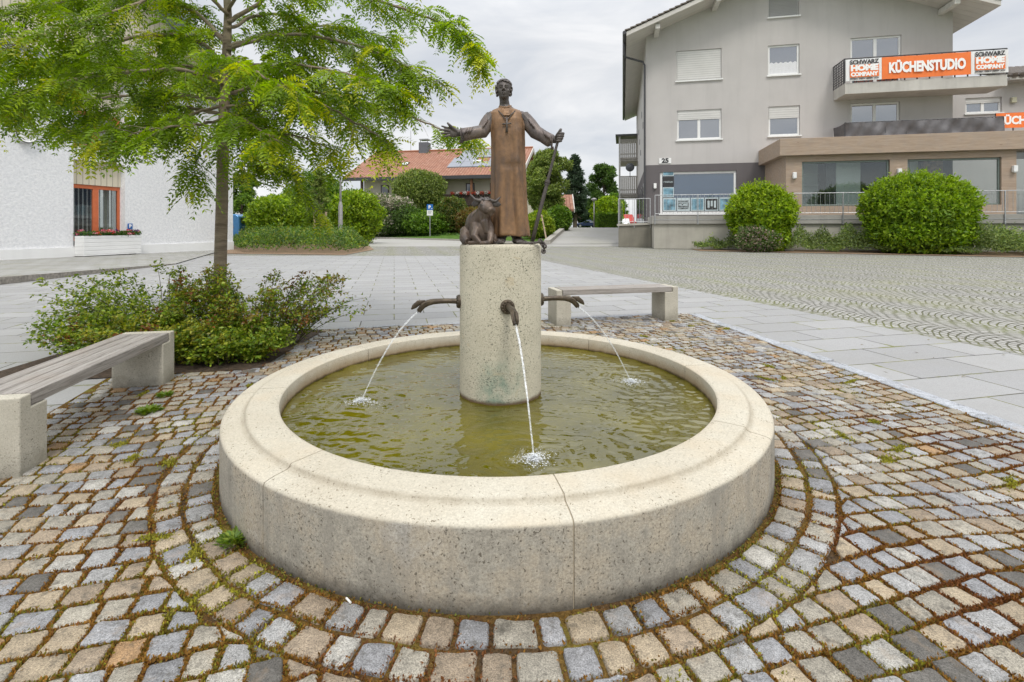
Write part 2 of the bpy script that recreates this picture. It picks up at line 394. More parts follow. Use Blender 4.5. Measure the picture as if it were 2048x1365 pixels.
LIM = [halfplane((3.33, 3.236), (2.747, 7.65)), halfplane((2.60, 7.74), (-1.53, 6.76)), halfplane((-3.62, 4.6), (-3.25, 3.27))]
BEDQ = [(-2.40, 4.74), (-2.46, 6.55), (-4.9, 6.2), (-4.75, 4.2)]          # planting bed round the tree
def in_bed(v): 
    ok = True
    for i in range(4):
        f, n = halfplane(BEDQ[i], BEDQ[(i+1) % 4]); ok = ok and f(v) > -.02
    return ok
def cobbles():
    V, Fc, C = [], [], []; c2 = Vector((FC.x, FC.y))
    r = RB+.025
    for k in range(2):                             # two courses laid round the basin
        w = .124; n = int(2*pi*(r+w/2)/.122); ja = [i*2*pi/n+R.uniform(-.014, .014) for i in range(n)]
        for i in range(n):
            a0, a1 = ja[i], ja[(i+1) % n]+(2*pi if i == n-1 else 0); g = .0075/r
            cs = []
            for a, rr in ((a0+g, r+.008), (a1-g, r+.008), (a1-g, r+w-.006), (a0+g, r+w-.006)):
                rr += R.uniform(-.007, .007); cs.append(c2+Vector((cos(a), sin(a)))*rr)
            if cs[0].y < .3: continue
            edge_pts(cs); sett_stone(V, Fc, C, cs, .012+R.uniform(-.003, .004), sett_col())
        r += w+.005
    ring = r+.001; th = radians(17); B = Vector((cos(th), sin(th))); A = Vector((-sin(th), cos(th)))
    rowh = .113; v = -4.6
    while v < 5.6:
        h = rowh+R.uniform(-.008, .008); u = -6.8+R.random()*.1
        while u < 6.8:
            ln = R.choice((.092, .105, .115, .125, .138))
            bow = lambda uu: .10*sin(uu*1.25+.8)+.022*sin(uu*3.7+v*2)
            cs = []
            for du, dv in ((0, 0), (ln, 0), (ln, h), (0, h)):
                uu = u+du+(.0052 if du == 0 else -.0052)+R.uniform(-.007, .007); vv = v+dv+(.005 if dv == 0 else -.005)+R.uniform(-.007, .007)+bow(u+du)
                cs.append(c2+B*uu+A*vv)
            u += ln; ctr = (cs[0]+cs[1]+cs[2]+cs[3])/4
            if ctr.y < .35 or abs(ctr.x) > 1.25*ctr.y+2.0: continue
            if (ctr-c2).length < ring-.068 or in_bed(ctr): continue
            bad = False
            for f, nn in LIM:
                if f(ctr) < .02: bad = True; break
                cs = [p if f(p) > .012 else p+nn*(.012-f(p)) for p in cs]
            if bad: continue
            cs = [p if (p-c2).length > ring else c2+(p-c2).normalized()*ring for p in cs]
            ar = abs(sum(cs[i].x*cs[(i+1) % 4].y-cs[(i+1) % 4].x*cs[i].y for i in range(4)))/2
            if ar < .0017: continue
            edge_pts(cs); sett_stone(V, Fc, C, cs, .012+R.uniform(-.004, .005), sett_col())
        v += h
    def strip(p, q, w, name_col, ln0, n):          # dressed edging stones
        p, q = Vector(p), Vector(q); d = (q-p).normalized(); nn = Vector((-d.y, d.x)); s = 0; L = (q-p).length
        while s < L:
            ln = ln0*R.uniform(.85, 1.15); e = min(L, s+ln)
            cs = [p+d*(s+.004)+nn*.0, p+d*(e-.004)+nn*.0, p+d*(e-.004)+nn*w, p+d*(s+.004)+nn*w]
            k = R.uniform(.92, 1.08); sett_stone(V, Fc, C, cs, .008, tuple(x*k for x in name_col), bev=.006); s = e
    f, nn = LIM[0]; strip((3.75, .1), (2.735, 7.75), -.15, (.37, .385, .41), .7, nn)
    strip((2.6, 7.75), (-2.3, 6.59), -.10, (.36, .37, .39), .6, None)
    strip((-2.40, 6.5), (-2.385, 4.74), .12, (.33, .345, .37), .5, None)
    strip((-2.385, 4.74), (-3.0, 4.50), .12, (.33, .345, .37), .45, None)
    me = bpy.data.meshes.new("cobblestone_paving"); me.from_pydata(V, [], Fc); me.update()
    a = me.color_attributes.new('Col', 'FLOAT_COLOR', 'POINT'); c4 = np.ones((len(V), 4), np.float32); c4[:, :3] = C; a.data.foreach_set('color', c4.ravel())
    me.materials.append(M_SETT); me.shade_smooth(); me.set_sharp_from_angle(angle=radians(50))
    o = bpy.data.objects.new("cobblestone_paving", me); COL.objects.link(o); tag(o, kind='structure')
cobbles()
sheet("joint_bed", [(3.80, -.3), (2.73, 7.78), (-2.40, 6.56), (-2.39, 4.62), (-3.62, 4.45), (-3.15, 2.9), (-2.1, -.9)], .0, M_BED)
sheet("planting_soil", BEDQ, .006, plain("dark_mulch", (.075, .05, .032), .95, var=.5, scale=25, bump=1.0))

# moss and stonecrop growing in the joints
def moss():
    P, C = [], []; cols = [(.17, .065, .018), (.24, .12, .02), (.16, .135, .02), (.26, .24, .025), (.36, .36, .03)]
    fx = lambda x, y: (sin(x*2.1+1.3)*cos(y*1.7+.4)+.6*sin(x*4.3+y*3.1)+.45*sin(x*9.1-y*7.3+2))/2.05
    for a, b in EDGES:
        m = (a+b)/2; dist = math.hypot(m.x, m.y)
        near = max(0, 1-dist/9.0); f = fx(m.x, m.y)
        cnt = int((b-a).length*(110+1000*near*near)*max(.15, .62+f*.8))
        for _ in range(cnt):
            t = R.random(); p = a+(b-a)*t; d = (b-a).normalized(); nn = Vector((d.y, -d.x)); p = p+nn*R.gauss(.004, .0045)
            P.append((p.x, p.y, .004+R.random()*.003)); g = fx(m.x*1.4+5, m.y*1.4+1)+R.gauss(0, .25)
            C.append(cols[0 if g < -.30 else 1 if g < .36 else 2 if g < .62 else 3 if g < .95 else 4])
    for _ in range(70):                            # cushions of bright moss lying over the stones
        a = EDGES[R.randrange(len(EDGES))][0]
        if (a-Vector((FC.x, FC.y))).length < RB+.05 or fx(a.x*.7, a.y*.9+2) < .0: continue
        rx, ry, an = R.uniform(.03, .10), R.uniform(.015, .035), R.random()*3
        for _ in range(240):
            x, y = R.gauss(0, rx*.5), R.gauss(0, ry*.6); P.append((a.x+x*cos(an)-y*sin(an), a.y+x*sin(an)+y*cos(an), .013)); C.append(R.choice([(.27, .26, .025), (.21, .20, .03), (.30, .28, .03)]))
    for i in range(5200):                          # tufts against the foot of the basin
        a = R.random()*2*pi; wgt = .5+.5*sin(a*5.3+1)*sin(a*2.3)
        if R.random() > wgt: continue
        r = RB+abs(R.gauss(.012, .02)); P.append((FC.x+r*cos(a), FC.y+r*sin(a), .006)); C.append(R.choice([(.20, .19, .03), (.10, .12, .02), (.24, .15, .03), (.15, .07, .02)]))
    P = np.array(P); C = np.array(C); n = len(P); d = NPR.normal(size=(n, 3))*.75; d[:, 2] = np.abs(d[:, 2])+.45
    C = np.clip(C*(1+.25*NPR.normal(size=(n, 1))), .005, 1)
    o = leaf_obj("moss", P, d, NPR.normal(size=(n, 3)), .012*(.5+NPR.random(n)), .0075*(.6+.8*NPR.random(n)), C, leafmat("moss_leaf", .2, .8))
    tag(o, "rusty red and yellow green moss growing in the cobble joints", "moss", kind='stuff')
moss()
def weeds(name, spots, label):
    for i, (x, y, s) in enumerate(spots):
        n = int(160*s/.1); ang = NPR.random(n)*6.28; P = np.zeros((n, 3)); rr = NPR.random(n)*s*.5; P[:, 0] = x+np.cos(ang)*rr; P[:, 1] = y+np.sin(ang)*rr; P[:, 2] = .008+NPR.random(n)*s*.22
        d = np.stack([np.cos(ang), np.sin(ang), .25+NPR.random(n)*.6], 1)
        o = leaf_obj(name, P, d, np.array([[0, 0, 1.]])+NPR.normal(size=(n, 3))*.3, s*.32, s*.11, pal(n, [(.08, .15, .02), (.15, .23, .03), (.22, .28, .04)]), leafmat("weed_leaf", .35), origin=(x, y, 0)); o.location = (x, y, 0)
        tag(o, label[i], "weed")
wp = G(470, 1090); wq = G(385, 690+160)
weeds("weed", [(wp.x, wp.y, .11), (-2.62, 3.60, .13), (-2.75, 3.95, .10)],
      ["small green weed at the foot of the basin by its left front joint", "leafy green weed in the cobbles beside the near bench block", "flat green weed in the cobbles between bench and basin"])

# ------------------------------------------------------------ fountain
def m_limestone(name, c1, c2, dark, pits, stain=None, warm=None):
    t = NT(name); co = t.coord('Object'); n1 = t.noise(co, 2.2, 6, .62); n2 = t.noise(co, 16, 5, .7); gr = t.noise(co, 120, 3, .75)
    c = t.ramp(n1, [(.3, c1), (.7, c2)]); c = t.mix(.32, c, t.ramp(gr, [(.3, .2), (.7, .78)]), 'OVERLAY')
    if warm: c = t.mix(t.ramp(t.noise(co, 1.4, 5, .6), [(.52, 0), (.7, .55)]), c, warm)
    mp = t.n('Mapping', Scale=(1, 1, 1.5)); t.l(co, mp.inputs[0]); p = t.noise(mp.outputs[0], 95, 3, .6, .8); cl = t.noise(co, 5, 3)
    pm = t.ramp(t.math('ADD', p, t.math('MULTIPLY', cl, .22)), [(pits, 0), (pits+.045, 1)])
    c = t.mix(t.math('MULTIPLY', pm, .8), c, dark)
    if stain:
        c0 = c
        sx = t.n('SeparateXYZ'); t.l(co, sx.inputs[0]); c = stain(t, co, sx, c, n2, p); c = t.mix(t.math('MULTIPLY', pm, .8), c, dark)
    t.base(c, .8, 0, .25); t.bump(t.math('ADD', t.math('SUBTRACT', t.math('MULTIPLY', gr, .25), pm), t.math('MULTIPLY', n2, .6)), .35, .008); return t.m
def basin_stain_shade(t, co, sx, c, n2, p):              # grime splashed up from the paving, algae at the waterline; outer wall greyer than the coping
    z = sx.outputs[2]; r = t.n('VectorMath', _operation='LENGTH'); cb = t.n('CombineXYZ'); t.l(sx.outputs[0], cb.inputs[0]); t.l(sx.outputs[1], cb.inputs[1]); t.l(cb.outputs[0], r.inputs[0])
    rr = r.outputs['Value']
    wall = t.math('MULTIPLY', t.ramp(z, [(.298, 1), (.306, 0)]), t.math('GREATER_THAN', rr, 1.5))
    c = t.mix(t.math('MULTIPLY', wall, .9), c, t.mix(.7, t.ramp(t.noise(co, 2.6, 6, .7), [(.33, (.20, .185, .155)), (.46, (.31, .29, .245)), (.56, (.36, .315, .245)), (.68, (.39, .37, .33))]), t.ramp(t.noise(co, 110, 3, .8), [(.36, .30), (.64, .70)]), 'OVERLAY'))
    mpv = t.n('Mapping', Scale=(6, 6, .5)); t.l(co, mpv.inputs[0]); run = t.ramp(t.noise(mpv.outputs[0], 1.5, 5, .7), [(.50, 0), (.66, .55)])
    c = t.mix(t.math('MULTIPLY', run, wall), c, (.235, .22, .19)); pk = t.ramp(t.math('ADD', t.noise(co, 78, 3, .6, .3), t.math('MULTIPLY', t.noise(co, 3, 3), .25)), [(.735, 0), (.775, .85)])
    c = t.mix(t.math('MULTIPLY', pk, wall), c, (.10, .085, .065))
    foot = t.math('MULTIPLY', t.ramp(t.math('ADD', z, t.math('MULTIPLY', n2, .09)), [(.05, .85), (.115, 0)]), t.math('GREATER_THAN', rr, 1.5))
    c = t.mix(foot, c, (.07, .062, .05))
    lip = t.math('MULTIPLY', t.ramp(t.math('MULTIPLY', t.math('ABSOLUTE', t.math('SUBTRACT', rr, 1.531)), 10), [(.05, .45), (.22, 0)]), t.ramp(n2, [(.30, .25), (.6, 1)]))  # dirt plus painted crease shade along the step of the coping
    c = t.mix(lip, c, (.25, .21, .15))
    inn = t.math('LESS_THAN', rr, 1.40)
    wl = t.math('MULTIPLY', t.ramp(t.math('ADD', z, t.math('MULTIPLY', n2, .05)), [(.265, .9), (.345, 0)]), inn)
    c = t.mix(wl, c, (.22, .14, .055)); wl2 = t.math('MULTIPLY', t.ramp(t.math('ADD', z, t.math('MULTIPLY', n2, .02)), [(.250, 1), (.268, 0)]), inn)
    return t.mix(wl2, c, (.055, .04, .02))
def ped_stain(t, co, sx, c, n2, p):
    z = sx.outputs[2]; x = t.math('ADD', sx.outputs[0], t.math('MULTIPLY', n2, .05))
    k = t.math('MULTIPLY', t.ramp(t.math('ADD', z, t.math('MULTIPLY', n2, .2)), [(.30, .9), (.48, .75), (.68, 0)]), t.ramp(t.math('ADD', x, .5), [(.36, 0), (.46, .9), (.56, .9), (.60, .25), (.64, .7), (.70, 0)]))
    k = t.math('MULTIPLY', k, t.ramp(t.noise(co, 14, 5, .7), [(.33, .15), (.62, 1)])); k = t.math('MULTIPLY', k, t.math('LESS_THAN', sx.outputs[1], 0.0))
    c = t.mix(k, c, (.12, .22, .17)); v = t.noise(co, 3.0, 6, .7, 1.5); c = t.mix(t.ramp(v, [(.60, 0), (.66, .5), (.70, 0)]), c, (.42, .33, .2))
    return t.mix(t.ramp(t.math('ADD', z, t.math('MULTIPLY', n2, .03)), [(.262, .95), (.285, 0)]), c, (.10, .06, .03))
M_BASIN = m_limestone("cream_limestone", (.455, .41, .325), (.53, .495, .41), (.17, .14, .095), .75, basin_stain_shade, (.50, .405, .28))
M_PED = m_limestone("shelly_limestone", (.45, .415, .32), (.54, .505, .40), (.105, .11, .085), .705, ped_stain)
M_MORTAR = plain("old_mortar", (.36, .31, .23), .9, scale=40)
fountain = thing("fountain", FC, "round cream limestone fountain basin with a short column and bronze spouts", "fountain")
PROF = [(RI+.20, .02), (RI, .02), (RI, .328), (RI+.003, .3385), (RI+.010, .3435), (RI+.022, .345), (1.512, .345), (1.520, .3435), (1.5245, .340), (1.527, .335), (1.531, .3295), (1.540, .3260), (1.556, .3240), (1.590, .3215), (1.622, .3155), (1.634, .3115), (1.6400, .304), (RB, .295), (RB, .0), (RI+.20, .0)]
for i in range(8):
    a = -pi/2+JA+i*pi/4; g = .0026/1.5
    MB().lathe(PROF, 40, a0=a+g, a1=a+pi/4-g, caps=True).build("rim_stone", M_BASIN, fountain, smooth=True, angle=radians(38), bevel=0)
MP = [(r-.004 if r > 1.45 else r+.004, max(.0, z-.004)) for r, z in PROF if z > .021 or r > 1.5]
for i in range(8):
    a = -pi/2+JA+i*pi/4; MB().lathe(MP, 1, a0=a-.008/1.5, a1=a+.008/1.5, caps=True).build("mortar_joint", M_MORTAR, fountain)
MB().lathe([(0, .03), (RI+.12, .03)], 64).build("basin_floor", plain("olive_silt", (.09, .085, .03), .9), fountain)
PR, PT = .274, 1.24
MB().lathe([(0, .0), (PR, .0), (PR, PT-.022), (PR-.003, PT-.010), (PR-.010, PT-.003), (PR-.022, PT), (0, PT)], 96).build("column", M_PED, fountain, smooth=True, angle=radians(40))

def m_bronze(name, c1, c2, c3, rough=.42, metal=.55, sc=5):
    t = NT(name); co = t.coord('Object'); mp = t.n('Mapping', Scale=(1, 1, .35)); t.l(co, mp.inputs[0])
    a = t.noise(mp.outputs[0], sc*2.2, 6, .68, .6); b = t.noise(co, sc*11, 5, .7)
    c = t.ramp(a, [(.30, c1), (.5, c2), (.68, c3)]); c = t.mix(.35, c, t.ramp(b, [(.3, .2), (.7, .75)]), 'OVERLAY')
    t.base(c, rough, metal, .5); t.l(t.ramp(b, [(.3, rough-.1), (.7, rough+.16)]), t.b.inputs['Roughness'])
    t.bump(t.math('ADD', b, t.math('MULTIPLY', t.noise(co, sc*40, 3), .3)), .22, .006); return t.m
M_BRZ = m_bronze("dark_bronze", (.055, .05, .052), (.10, .085, .075), (.16, .15, .15), .45, .45)
M_ROBE = m_bronze("brown_patina_bronze", (.085, .068, .06), (.20, .115, .06), (.29, .165, .08), .46, .35, 3.2)
M_SLEEVE = m_bronze("grey_brown_bronze", (.075, .068, .07), (.125, .10, .09), (.19, .15, .12), .46, .4)
M_SPOUT = m_bronze("spout_bronze", (.05, .042, .035), (.085, .065, .045), (.13, .10, .065), .38, .5, 8)
SPZ = .855
for i, an in enumerate((-pi/2+JA, -pi+JA, JA, pi/2+JA)):
    dr = Vector((cos(an), sin(an), 0)); up = Vector((0, 0, 1)); sd = dr.cross(up)
    at = lambda r, z, s=0.0: dr*r+up*z+sd*s
    m = MB(); rr = [.274, .30, .35, .40, .45, .485, .512, .53, .545]; zz = [.0, .003, .006, .006, .004, -.004, -.018, -.038, -.058]
    m.tube([at(r, SPZ+z) for r, z in zip(rr, zz)], [.017, .0175, .017, .0175, .019, .0205, .020, .0175, .016], 14)
    sp = m.build("spout", M_SPOUT, fountain, smooth=True, angle=radians(60))
    f = MB()                                       # flared leaf lip and the grooves along the pipe
    f.tube([at(.50, SPZ+.004), at(.545, SPZ-.002), at(.575, SPZ-.026), at(.592, SPZ-.043)], [(.004, .012), (.006, .019), (.005, .016), (.002, .004)], 10)
    for s in (-1, 1): f.tube([at(.35, SPZ+.012, .012*s), at(.45, SPZ+.016, .013*s), at(.51, SPZ-.004, .017*s), at(.545, SPZ-.04, .015*s), at(.55, SPZ-.066, .011*s)], [.002, .004, .006, .006, .002], 8)
    f.build("leaf_lip", M_SPOUT, sp, smooth=True)
    ro = MB(); ro.tube([at(.268, SPZ), at(.286, SPZ), at(.292, SPZ)], [.045, .045, .036], 28)
    for k in range(12):
        q = 2*pi*k/12; ro.sphere(at(.289, SPZ)+(up*cos(q)+sd*sin(q))*.034, (.0085, .0085, .0085), 8, 6)
        ro.sphere(at(.292, SPZ)+(up*cos(q+.26)+sd*sin(q+.26))*.022, (.006, .006, .006), 8, 6)
    ro.build("rosette", M_SPOUT, sp, smooth=True, angle=radians(60))

# water: a real rippled surface, waves spreading from where the jets fall
WZ = .239
JETS = [(-pi/2+JA, Vector((.105, 2.382, WZ))), (-pi+JA, Vector((-.959, 3.165, WZ))), (JA, Vector((.853, 3.573, WZ)))]
def water():
    nr, na = 300, 900; r = (np.linspace(.0, 1, nr)**.85)*(RI+.01); a = np.linspace(0, 2*pi, na, endpoint=False)
    X = FC.x+np.outer(r, np.cos(a)); Y = FC.y+np.outer(r, np.sin(a)); Z = np.zeros_like(X)
    g = np.random.default_rng(5)
    for k in range(26):
        th = g.random()*2*pi; lam = g.uniform(.07, .34); ph = g.random()*6.28; am = .00066*(lam/.2)
        Z += .8*am*np.sin((X*np.cos(th)+Y*np.sin(th))*2*pi/lam+ph+1.2*np.sin(X*2.3*np.sin(k)+Y*1.9*np.cos(k)))
    for k in range(34):
        th = g.normal()*.55+1.5; lam = g.uniform(.028, .085); ph = g.random()*6.28; am = .00030*(lam/.06)
        Z += am*np.sin((X*np.cos(th)+Y*np.sin(th))*2*pi/lam+ph+1.6*np.sin(X*3.1*np.sin(k)+Y*2.7*np.cos(k)+k))*(.6+.5*np.sin(X*2.2+k)*np.cos(Y*1.7-k))
    for an, p in JETS:
        d = np.hypot(X-p.x, Y-p.y); wob = .02*np.sin(5*np.arctan2(Y-p.y, X-p.x)+p.x*9)
        Z += .0050*np.sin((d+wob)*2*pi/.088)*np.exp(-d/.24)*np.clip(d/.06, 0, 1)+.0016*np.sin((d+wob)*2*pi/.15+1)*np.exp(-d/.55)
        d2 = np.hypot(X-FC.x, Y-FC.y); 
    d = np.hypot(X-FC.x, Y-FC.y); Z += .0012*np.sin((RI-d)*2*pi/.10)*np.exp(-(RI-d)/.25)
    Z += WZ; V = np.stack([X, Y, Z], 2).reshape(-1, 3)
    i, j = np.meshgrid(np.arange(nr-1), np.arange(na), indexing='ij'); j2 = (j+1) % na
    Fq = np.stack([i*na+j, (i+1)*na+j, (i+1)*na+j2, i*na+j2], 2).reshape(-1, 4)
    me = bpy.data.meshes.new("water"); me.from_pydata(V.tolist(), [], Fq.tolist()); me.shade_smooth()
    t = NT("murky_water"); co = t.coord('Object'); n = t.noise(co, 2.4, 4)
    t.base(t.ramp(n, [(.35, (.066, .058, .0015)), (.65, (.118, .10, .002))]), .03, 0, .5); t.b.inputs['IOR'].default_value = 1.85
    t.bump(t.noise(co, 26, 3, .6, .8), .05, .01); me.materials.append(t.m)
    o = bpy.data.objects.new("water", me); COL.objects.link(o); tag(o, kind='structure')
water()
def m_jet(name, k):
    t = NT(name); t.base((.86, .89, .92), .12, 0, .6); tr = t.n('BsdfTransparent'); mx = t.n('MixShader')
    co = t.coord('Object'); t.l(t.ramp(t.noise(co, 90, 3, .6), [(.35, k-.25), (.65, k+.25)]), mx.inputs[0]); t.l(tr.outputs[0], mx.inputs[1]); t.l(t.b.outputs[0], mx.inputs[2]); t.l(mx.outputs[0], t.out.inputs[0]); return t.m
M_JET, M_FOAM = m_jet("falling_water", .30), m_jet("white_foam", .34)
for (an, p), lb in zip(JETS, ("front water jet arcing from the front bronze spout into the basin", "thin water jet falling from the left bronze spout into the basin", "thin water jet falling from the right bronze spout into the basin")):
    dr = Vector((cos(an), sin(an), 0)); s0 = FC+dr*.548+Vector((0, 0, SPZ-.062))
    t = thing("water_jet", p, lb, "water jet", "jets of the fountain"); pts, rad = [], []
    for k in range(25):
        f = k/24; q = s0.lerp(p, f); z = s0.z-(s0.z-p.z)*(.45*f+.55*f*f)
        wv = .0004*sin(k*1.1+an*3); pts.append(Vector((q.x+wv, q.y, z))-p); rad.append(.0072-.0032*f+.0004*sin(k*1.9+an))
    MB().tube(pts, rad, 9).build("stream", M_JET, t, smooth=True)
    m = MB()
    for k in range(520):
        a = R.random()*2*pi; r = abs(R.gauss(0, .042))*(1+.35*sin(3*a+an)); s = R.uniform(.0010, .0036)*(1.15-.6*min(1, r/.12))
        m.sphere((r*cos(a)*1.4, r*sin(a), .002+max(0, .030*(1-r/.08))*R.random()**2), (s*R.uniform(.8, 2.2), s*R.uniform(.8, 2.2), s*.7), 6, 4)
    for k in range(60):
        a = R.random()*2*pi; r = R.uniform(.02, .13); s = R.uniform(.0009, .0020); m.sphere((r*cos(a), r*sin(a), R.uniform(.005, .075)*(1-r/.15)), (s, s, s*1.3), 5, 4)
    m.build("splash", M_FOAM, t, smooth=True)

# ------------------------------------------------------------ benches
def m_wood_grey(name, c1, c2):
    t = NT(name); co = t.coord('Object'); mp = t.n('Mapping', Scale=(40, 1.4, 40)); t.l(co, mp.inputs[0])
    a = t.noise(mp.outputs[0], 1.0, 7, .7, .6); b = t.noise(co, 3, 5)
    mp2 = t.n('Mapping', Scale=(150, 5, 150)); t.l(co, mp2.inputs[0]); k = t.noise(mp2.outputs[0], 1.0, 3, .7)
    c = t.ramp(a, [(.3, c1), (.68, c2)]); c = t.mix(t.ramp(k, [(.56, 0), (.7, .75)]), c, (.07, .06, .05)); c = t.mix(t.ramp(b, [(.5, 0), (.75, .4)]), c, (.30, .24, .19))
    t.base(c, .8, 0, .25); t.bump(t.math('ADD', a, t.math('MULTIPLY', k, -.8)), .5, .01); return t.m
M_BWOOD = m_wood_grey("weathered_bench_wood", (.20, .18, .16), (.42, .39, .36))
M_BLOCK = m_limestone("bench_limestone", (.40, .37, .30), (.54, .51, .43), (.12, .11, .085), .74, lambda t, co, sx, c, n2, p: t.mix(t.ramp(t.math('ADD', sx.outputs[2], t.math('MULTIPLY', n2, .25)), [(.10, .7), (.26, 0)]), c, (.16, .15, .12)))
def bench(origin, rz, length, hgt, label, w=.40, bl=.21):
    t = thing("bench", origin, label, "bench", "benches by the fountain", rz)      # local y runs along the bench
    th = .075
    for s in (0, 1):
        y = lambda v: v if s == 0 else length-v
        pr = [(0, y(0), 0), (0, y(bl), 0), (0, y(bl), hgt-th), (0, y(.085), hgt-th), (0, y(.085), hgt), (0, y(0), hgt)]
        if s == 1: pr = pr[::-1]
        MB().prism(pr, (w, 0, 0)).build("support_block", M_BLOCK, t, bevel=.008)
    pw = (w-.012)/4
    for i in range(4):
        x0 = .004+i*(pw+.0012); MB().box(x0+.0022, x0+pw-.0022, .095, length-.095, hgt-th+.003, hgt+R.uniform(-.001, .003)).build("seat_plank", M_BWOOD, t, bevel=.005)
    return t
b1 = Vector((-2.64-.385*cos(radians(12)), 2.676-.385*sin(radians(12)), 0))
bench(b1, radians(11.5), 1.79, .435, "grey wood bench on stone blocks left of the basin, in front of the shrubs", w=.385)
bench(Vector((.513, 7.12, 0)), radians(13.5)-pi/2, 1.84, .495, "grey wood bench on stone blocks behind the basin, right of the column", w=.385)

# small litter and leaves
butt = MB().tube([(-.016, 0, .004), (.016, .004, .004)], .0036, 8).build("cigarette_stub", plain("paper_white", (.75, .74, .70), .8)); butt.location = G(696, 1213)+Vector((0, 0, .016)); butt.rotation_euler = (0, 0, -.9); tag(butt, "white cigarette stub lying on the cobbles in front of the basin", "cigarette stub")
n = 420; P = np.zeros((n, 3)); P[:, 0] = NPR.random(n)*15-8; P[:, 1] = 2.0+NPR.random(n)**1.4*18; P[:, 2] = .004
ok = np.hypot(P[:, 0]-FC.x, P[:, 1]-FC.y) > RB+.05; P = P[ok]; k = len(P); cob = (np.abs(P[:, 0]) < 3.6) & (P[:, 1] < 7.6); P[cob, 2] = .020
tag(leaf_obj("fallen_leaf_litter", P, NPR.normal(size=(k, 3))*[1, 1, .1], np.tile([0, 0, 1.], (k, 1))+NPR.normal(size=(k, 3))*.2, .035*(.5+NPR.random(k)), .014, pal(k, [(.16, .10, .03), (.26, .20, .05), (.30, .30, .08), (.12, .08, .05)]), leafmat("dry_leaf", .1, .8)), "tiny fallen leaves scattered over the paving", "leaf litter", kind='stuff')
# ------------------------------------------------------------ bronze figure on the column
ST = Vector((FC.x, FC.y, PT))
K = 1119.0
def S(cx, cy, dy=0.0): return Vector(((cx-535)/K, dy, (1310-cy)/K))
def limb(m, pts, n=12): m.tube([p for p, r in pts], [r for p, r in pts], n)
statue = thing("statue", ST, "bronze figure of a robed person with open arms and a cross on the chest", "statue")
def hand_fist(m, c, axis, out):
    pass
# the body: head, neck, trunk, arms, hands, legs and feet in one skin
b = MB()
hc = S(561, 152, -.015)                            # middle of the head
hx, hy, hz = .047, .058, .066
b.sphere(hc+Vector((0, .012, .012)), (.050, .056, .056), 28, 20)
b.sphere(hc+Vector((0, -.008, -.018)), (.0385, .046, .054), 28, 20)
b.sphere(hc+Vector((0, -.034, -.050)), (.019, .016, .014), 16, 12)             # chin
b.tube([hc+Vector((-.035, .0, -.026)), hc+Vector((-.022, -.024, -.047)), hc+Vector((0, -.036, -.057)), hc+Vector((.022, -.024, -.047)), hc+Vector((.035, .0, -.026))], [.009, .010, .010, .010, .009], 10)
b.tube([hc+Vector((0, -.050, .018)), hc+Vector((0, -.058, .002)), hc+Vector((0, -.0665, -.012))], [.0052, .0064, .0088], 10)   # nose
for s in (-1, 1):
    b.sphere(hc+Vector((.0075*s, -.056, -.0135)), (.0055, .006, .0048), 10, 8)
    b.tube([hc+Vector((.006*s, -.052, .019)), hc+Vector((.019*s, -.0505, .0235)), hc+Vector((.034*s, -.040, .017))], [.0042, .0052, .004], 8)  # brow
    b.sphere(hc+Vector((.0185*s, -.0435, .0085)), (.0092, .0075, .0062), 14, 10)   # eyeball
    b.tube([hc+Vector((.009*s, -.0490, .0085)), hc+Vector((.0185*s, -.0515, .0145)), hc+Vector((.029*s, -.0455, .0085))], [.0018, .0024, .0018], 6)
    b.tube([hc+Vector((.009*s, -.0485, .007)), hc+Vector((.0185*s, -.0505, .0028)), hc+Vector((.029*s, -.045, .007))], [.0016, .002, .0016], 6)
    b.sphere(hc+Vector((.028*s, -.034, -.014)), (.010, .010, .012), 12, 8)         # cheek
    b.tube([hc+Vector((.048*s, .006, .014)), hc+Vector((.054*s, .012, .004)), hc+Vector((.049*s, .006, -.016))], [.005, .0075, .005], 8)  # ear
b.tube([hc+Vector((-.0155, -.0465, -.0315)), hc+Vector((-.005, -.0555, -.0285)), hc+Vector((0, -.0555, -.0295)), hc+Vector((.005, -.0555, -.0285)), hc+Vector((.0155, -.0465, -.0315))], [.002, .0050, .0046, .0050, .002], 8)
b.tube([hc+Vector((-.013, -.0465, -.0365)), hc+Vector((0, -.0545, -.0385)), hc+Vector((.013, -.0465, -.0365))], [.002, .0062, .002], 8)
nb = S(566, 268, .0)
limb(b, [(hc+Vector((0, .012, -.03)), .036), (hc+Vector((.002, .012, -.065)), .0315), (nb+Vector((0, .012, .012)), .035), (nb+Vector((0, .012, -.02)), .05)], 18)
b.tube([nb+Vector((0, .01, -.015)), S(582, 420, .01), S(592, 700, .0), S(600, 1100, .0)], [(.06, .045), (.10, .06), (.095, .06), (.09, .06)], 20)
# arms inside the sleeves
aL = [S(468, 345, .01), S(400, 455, -.03), S(250, 492, -.075)]; aR = [S(706, 345, .01), S(800, 460, -.03), S(915, 540, -.075)]
for a in (aL, aR): limb(b, [(a[0], .045), (a[1], .036), (a[2], .026)])
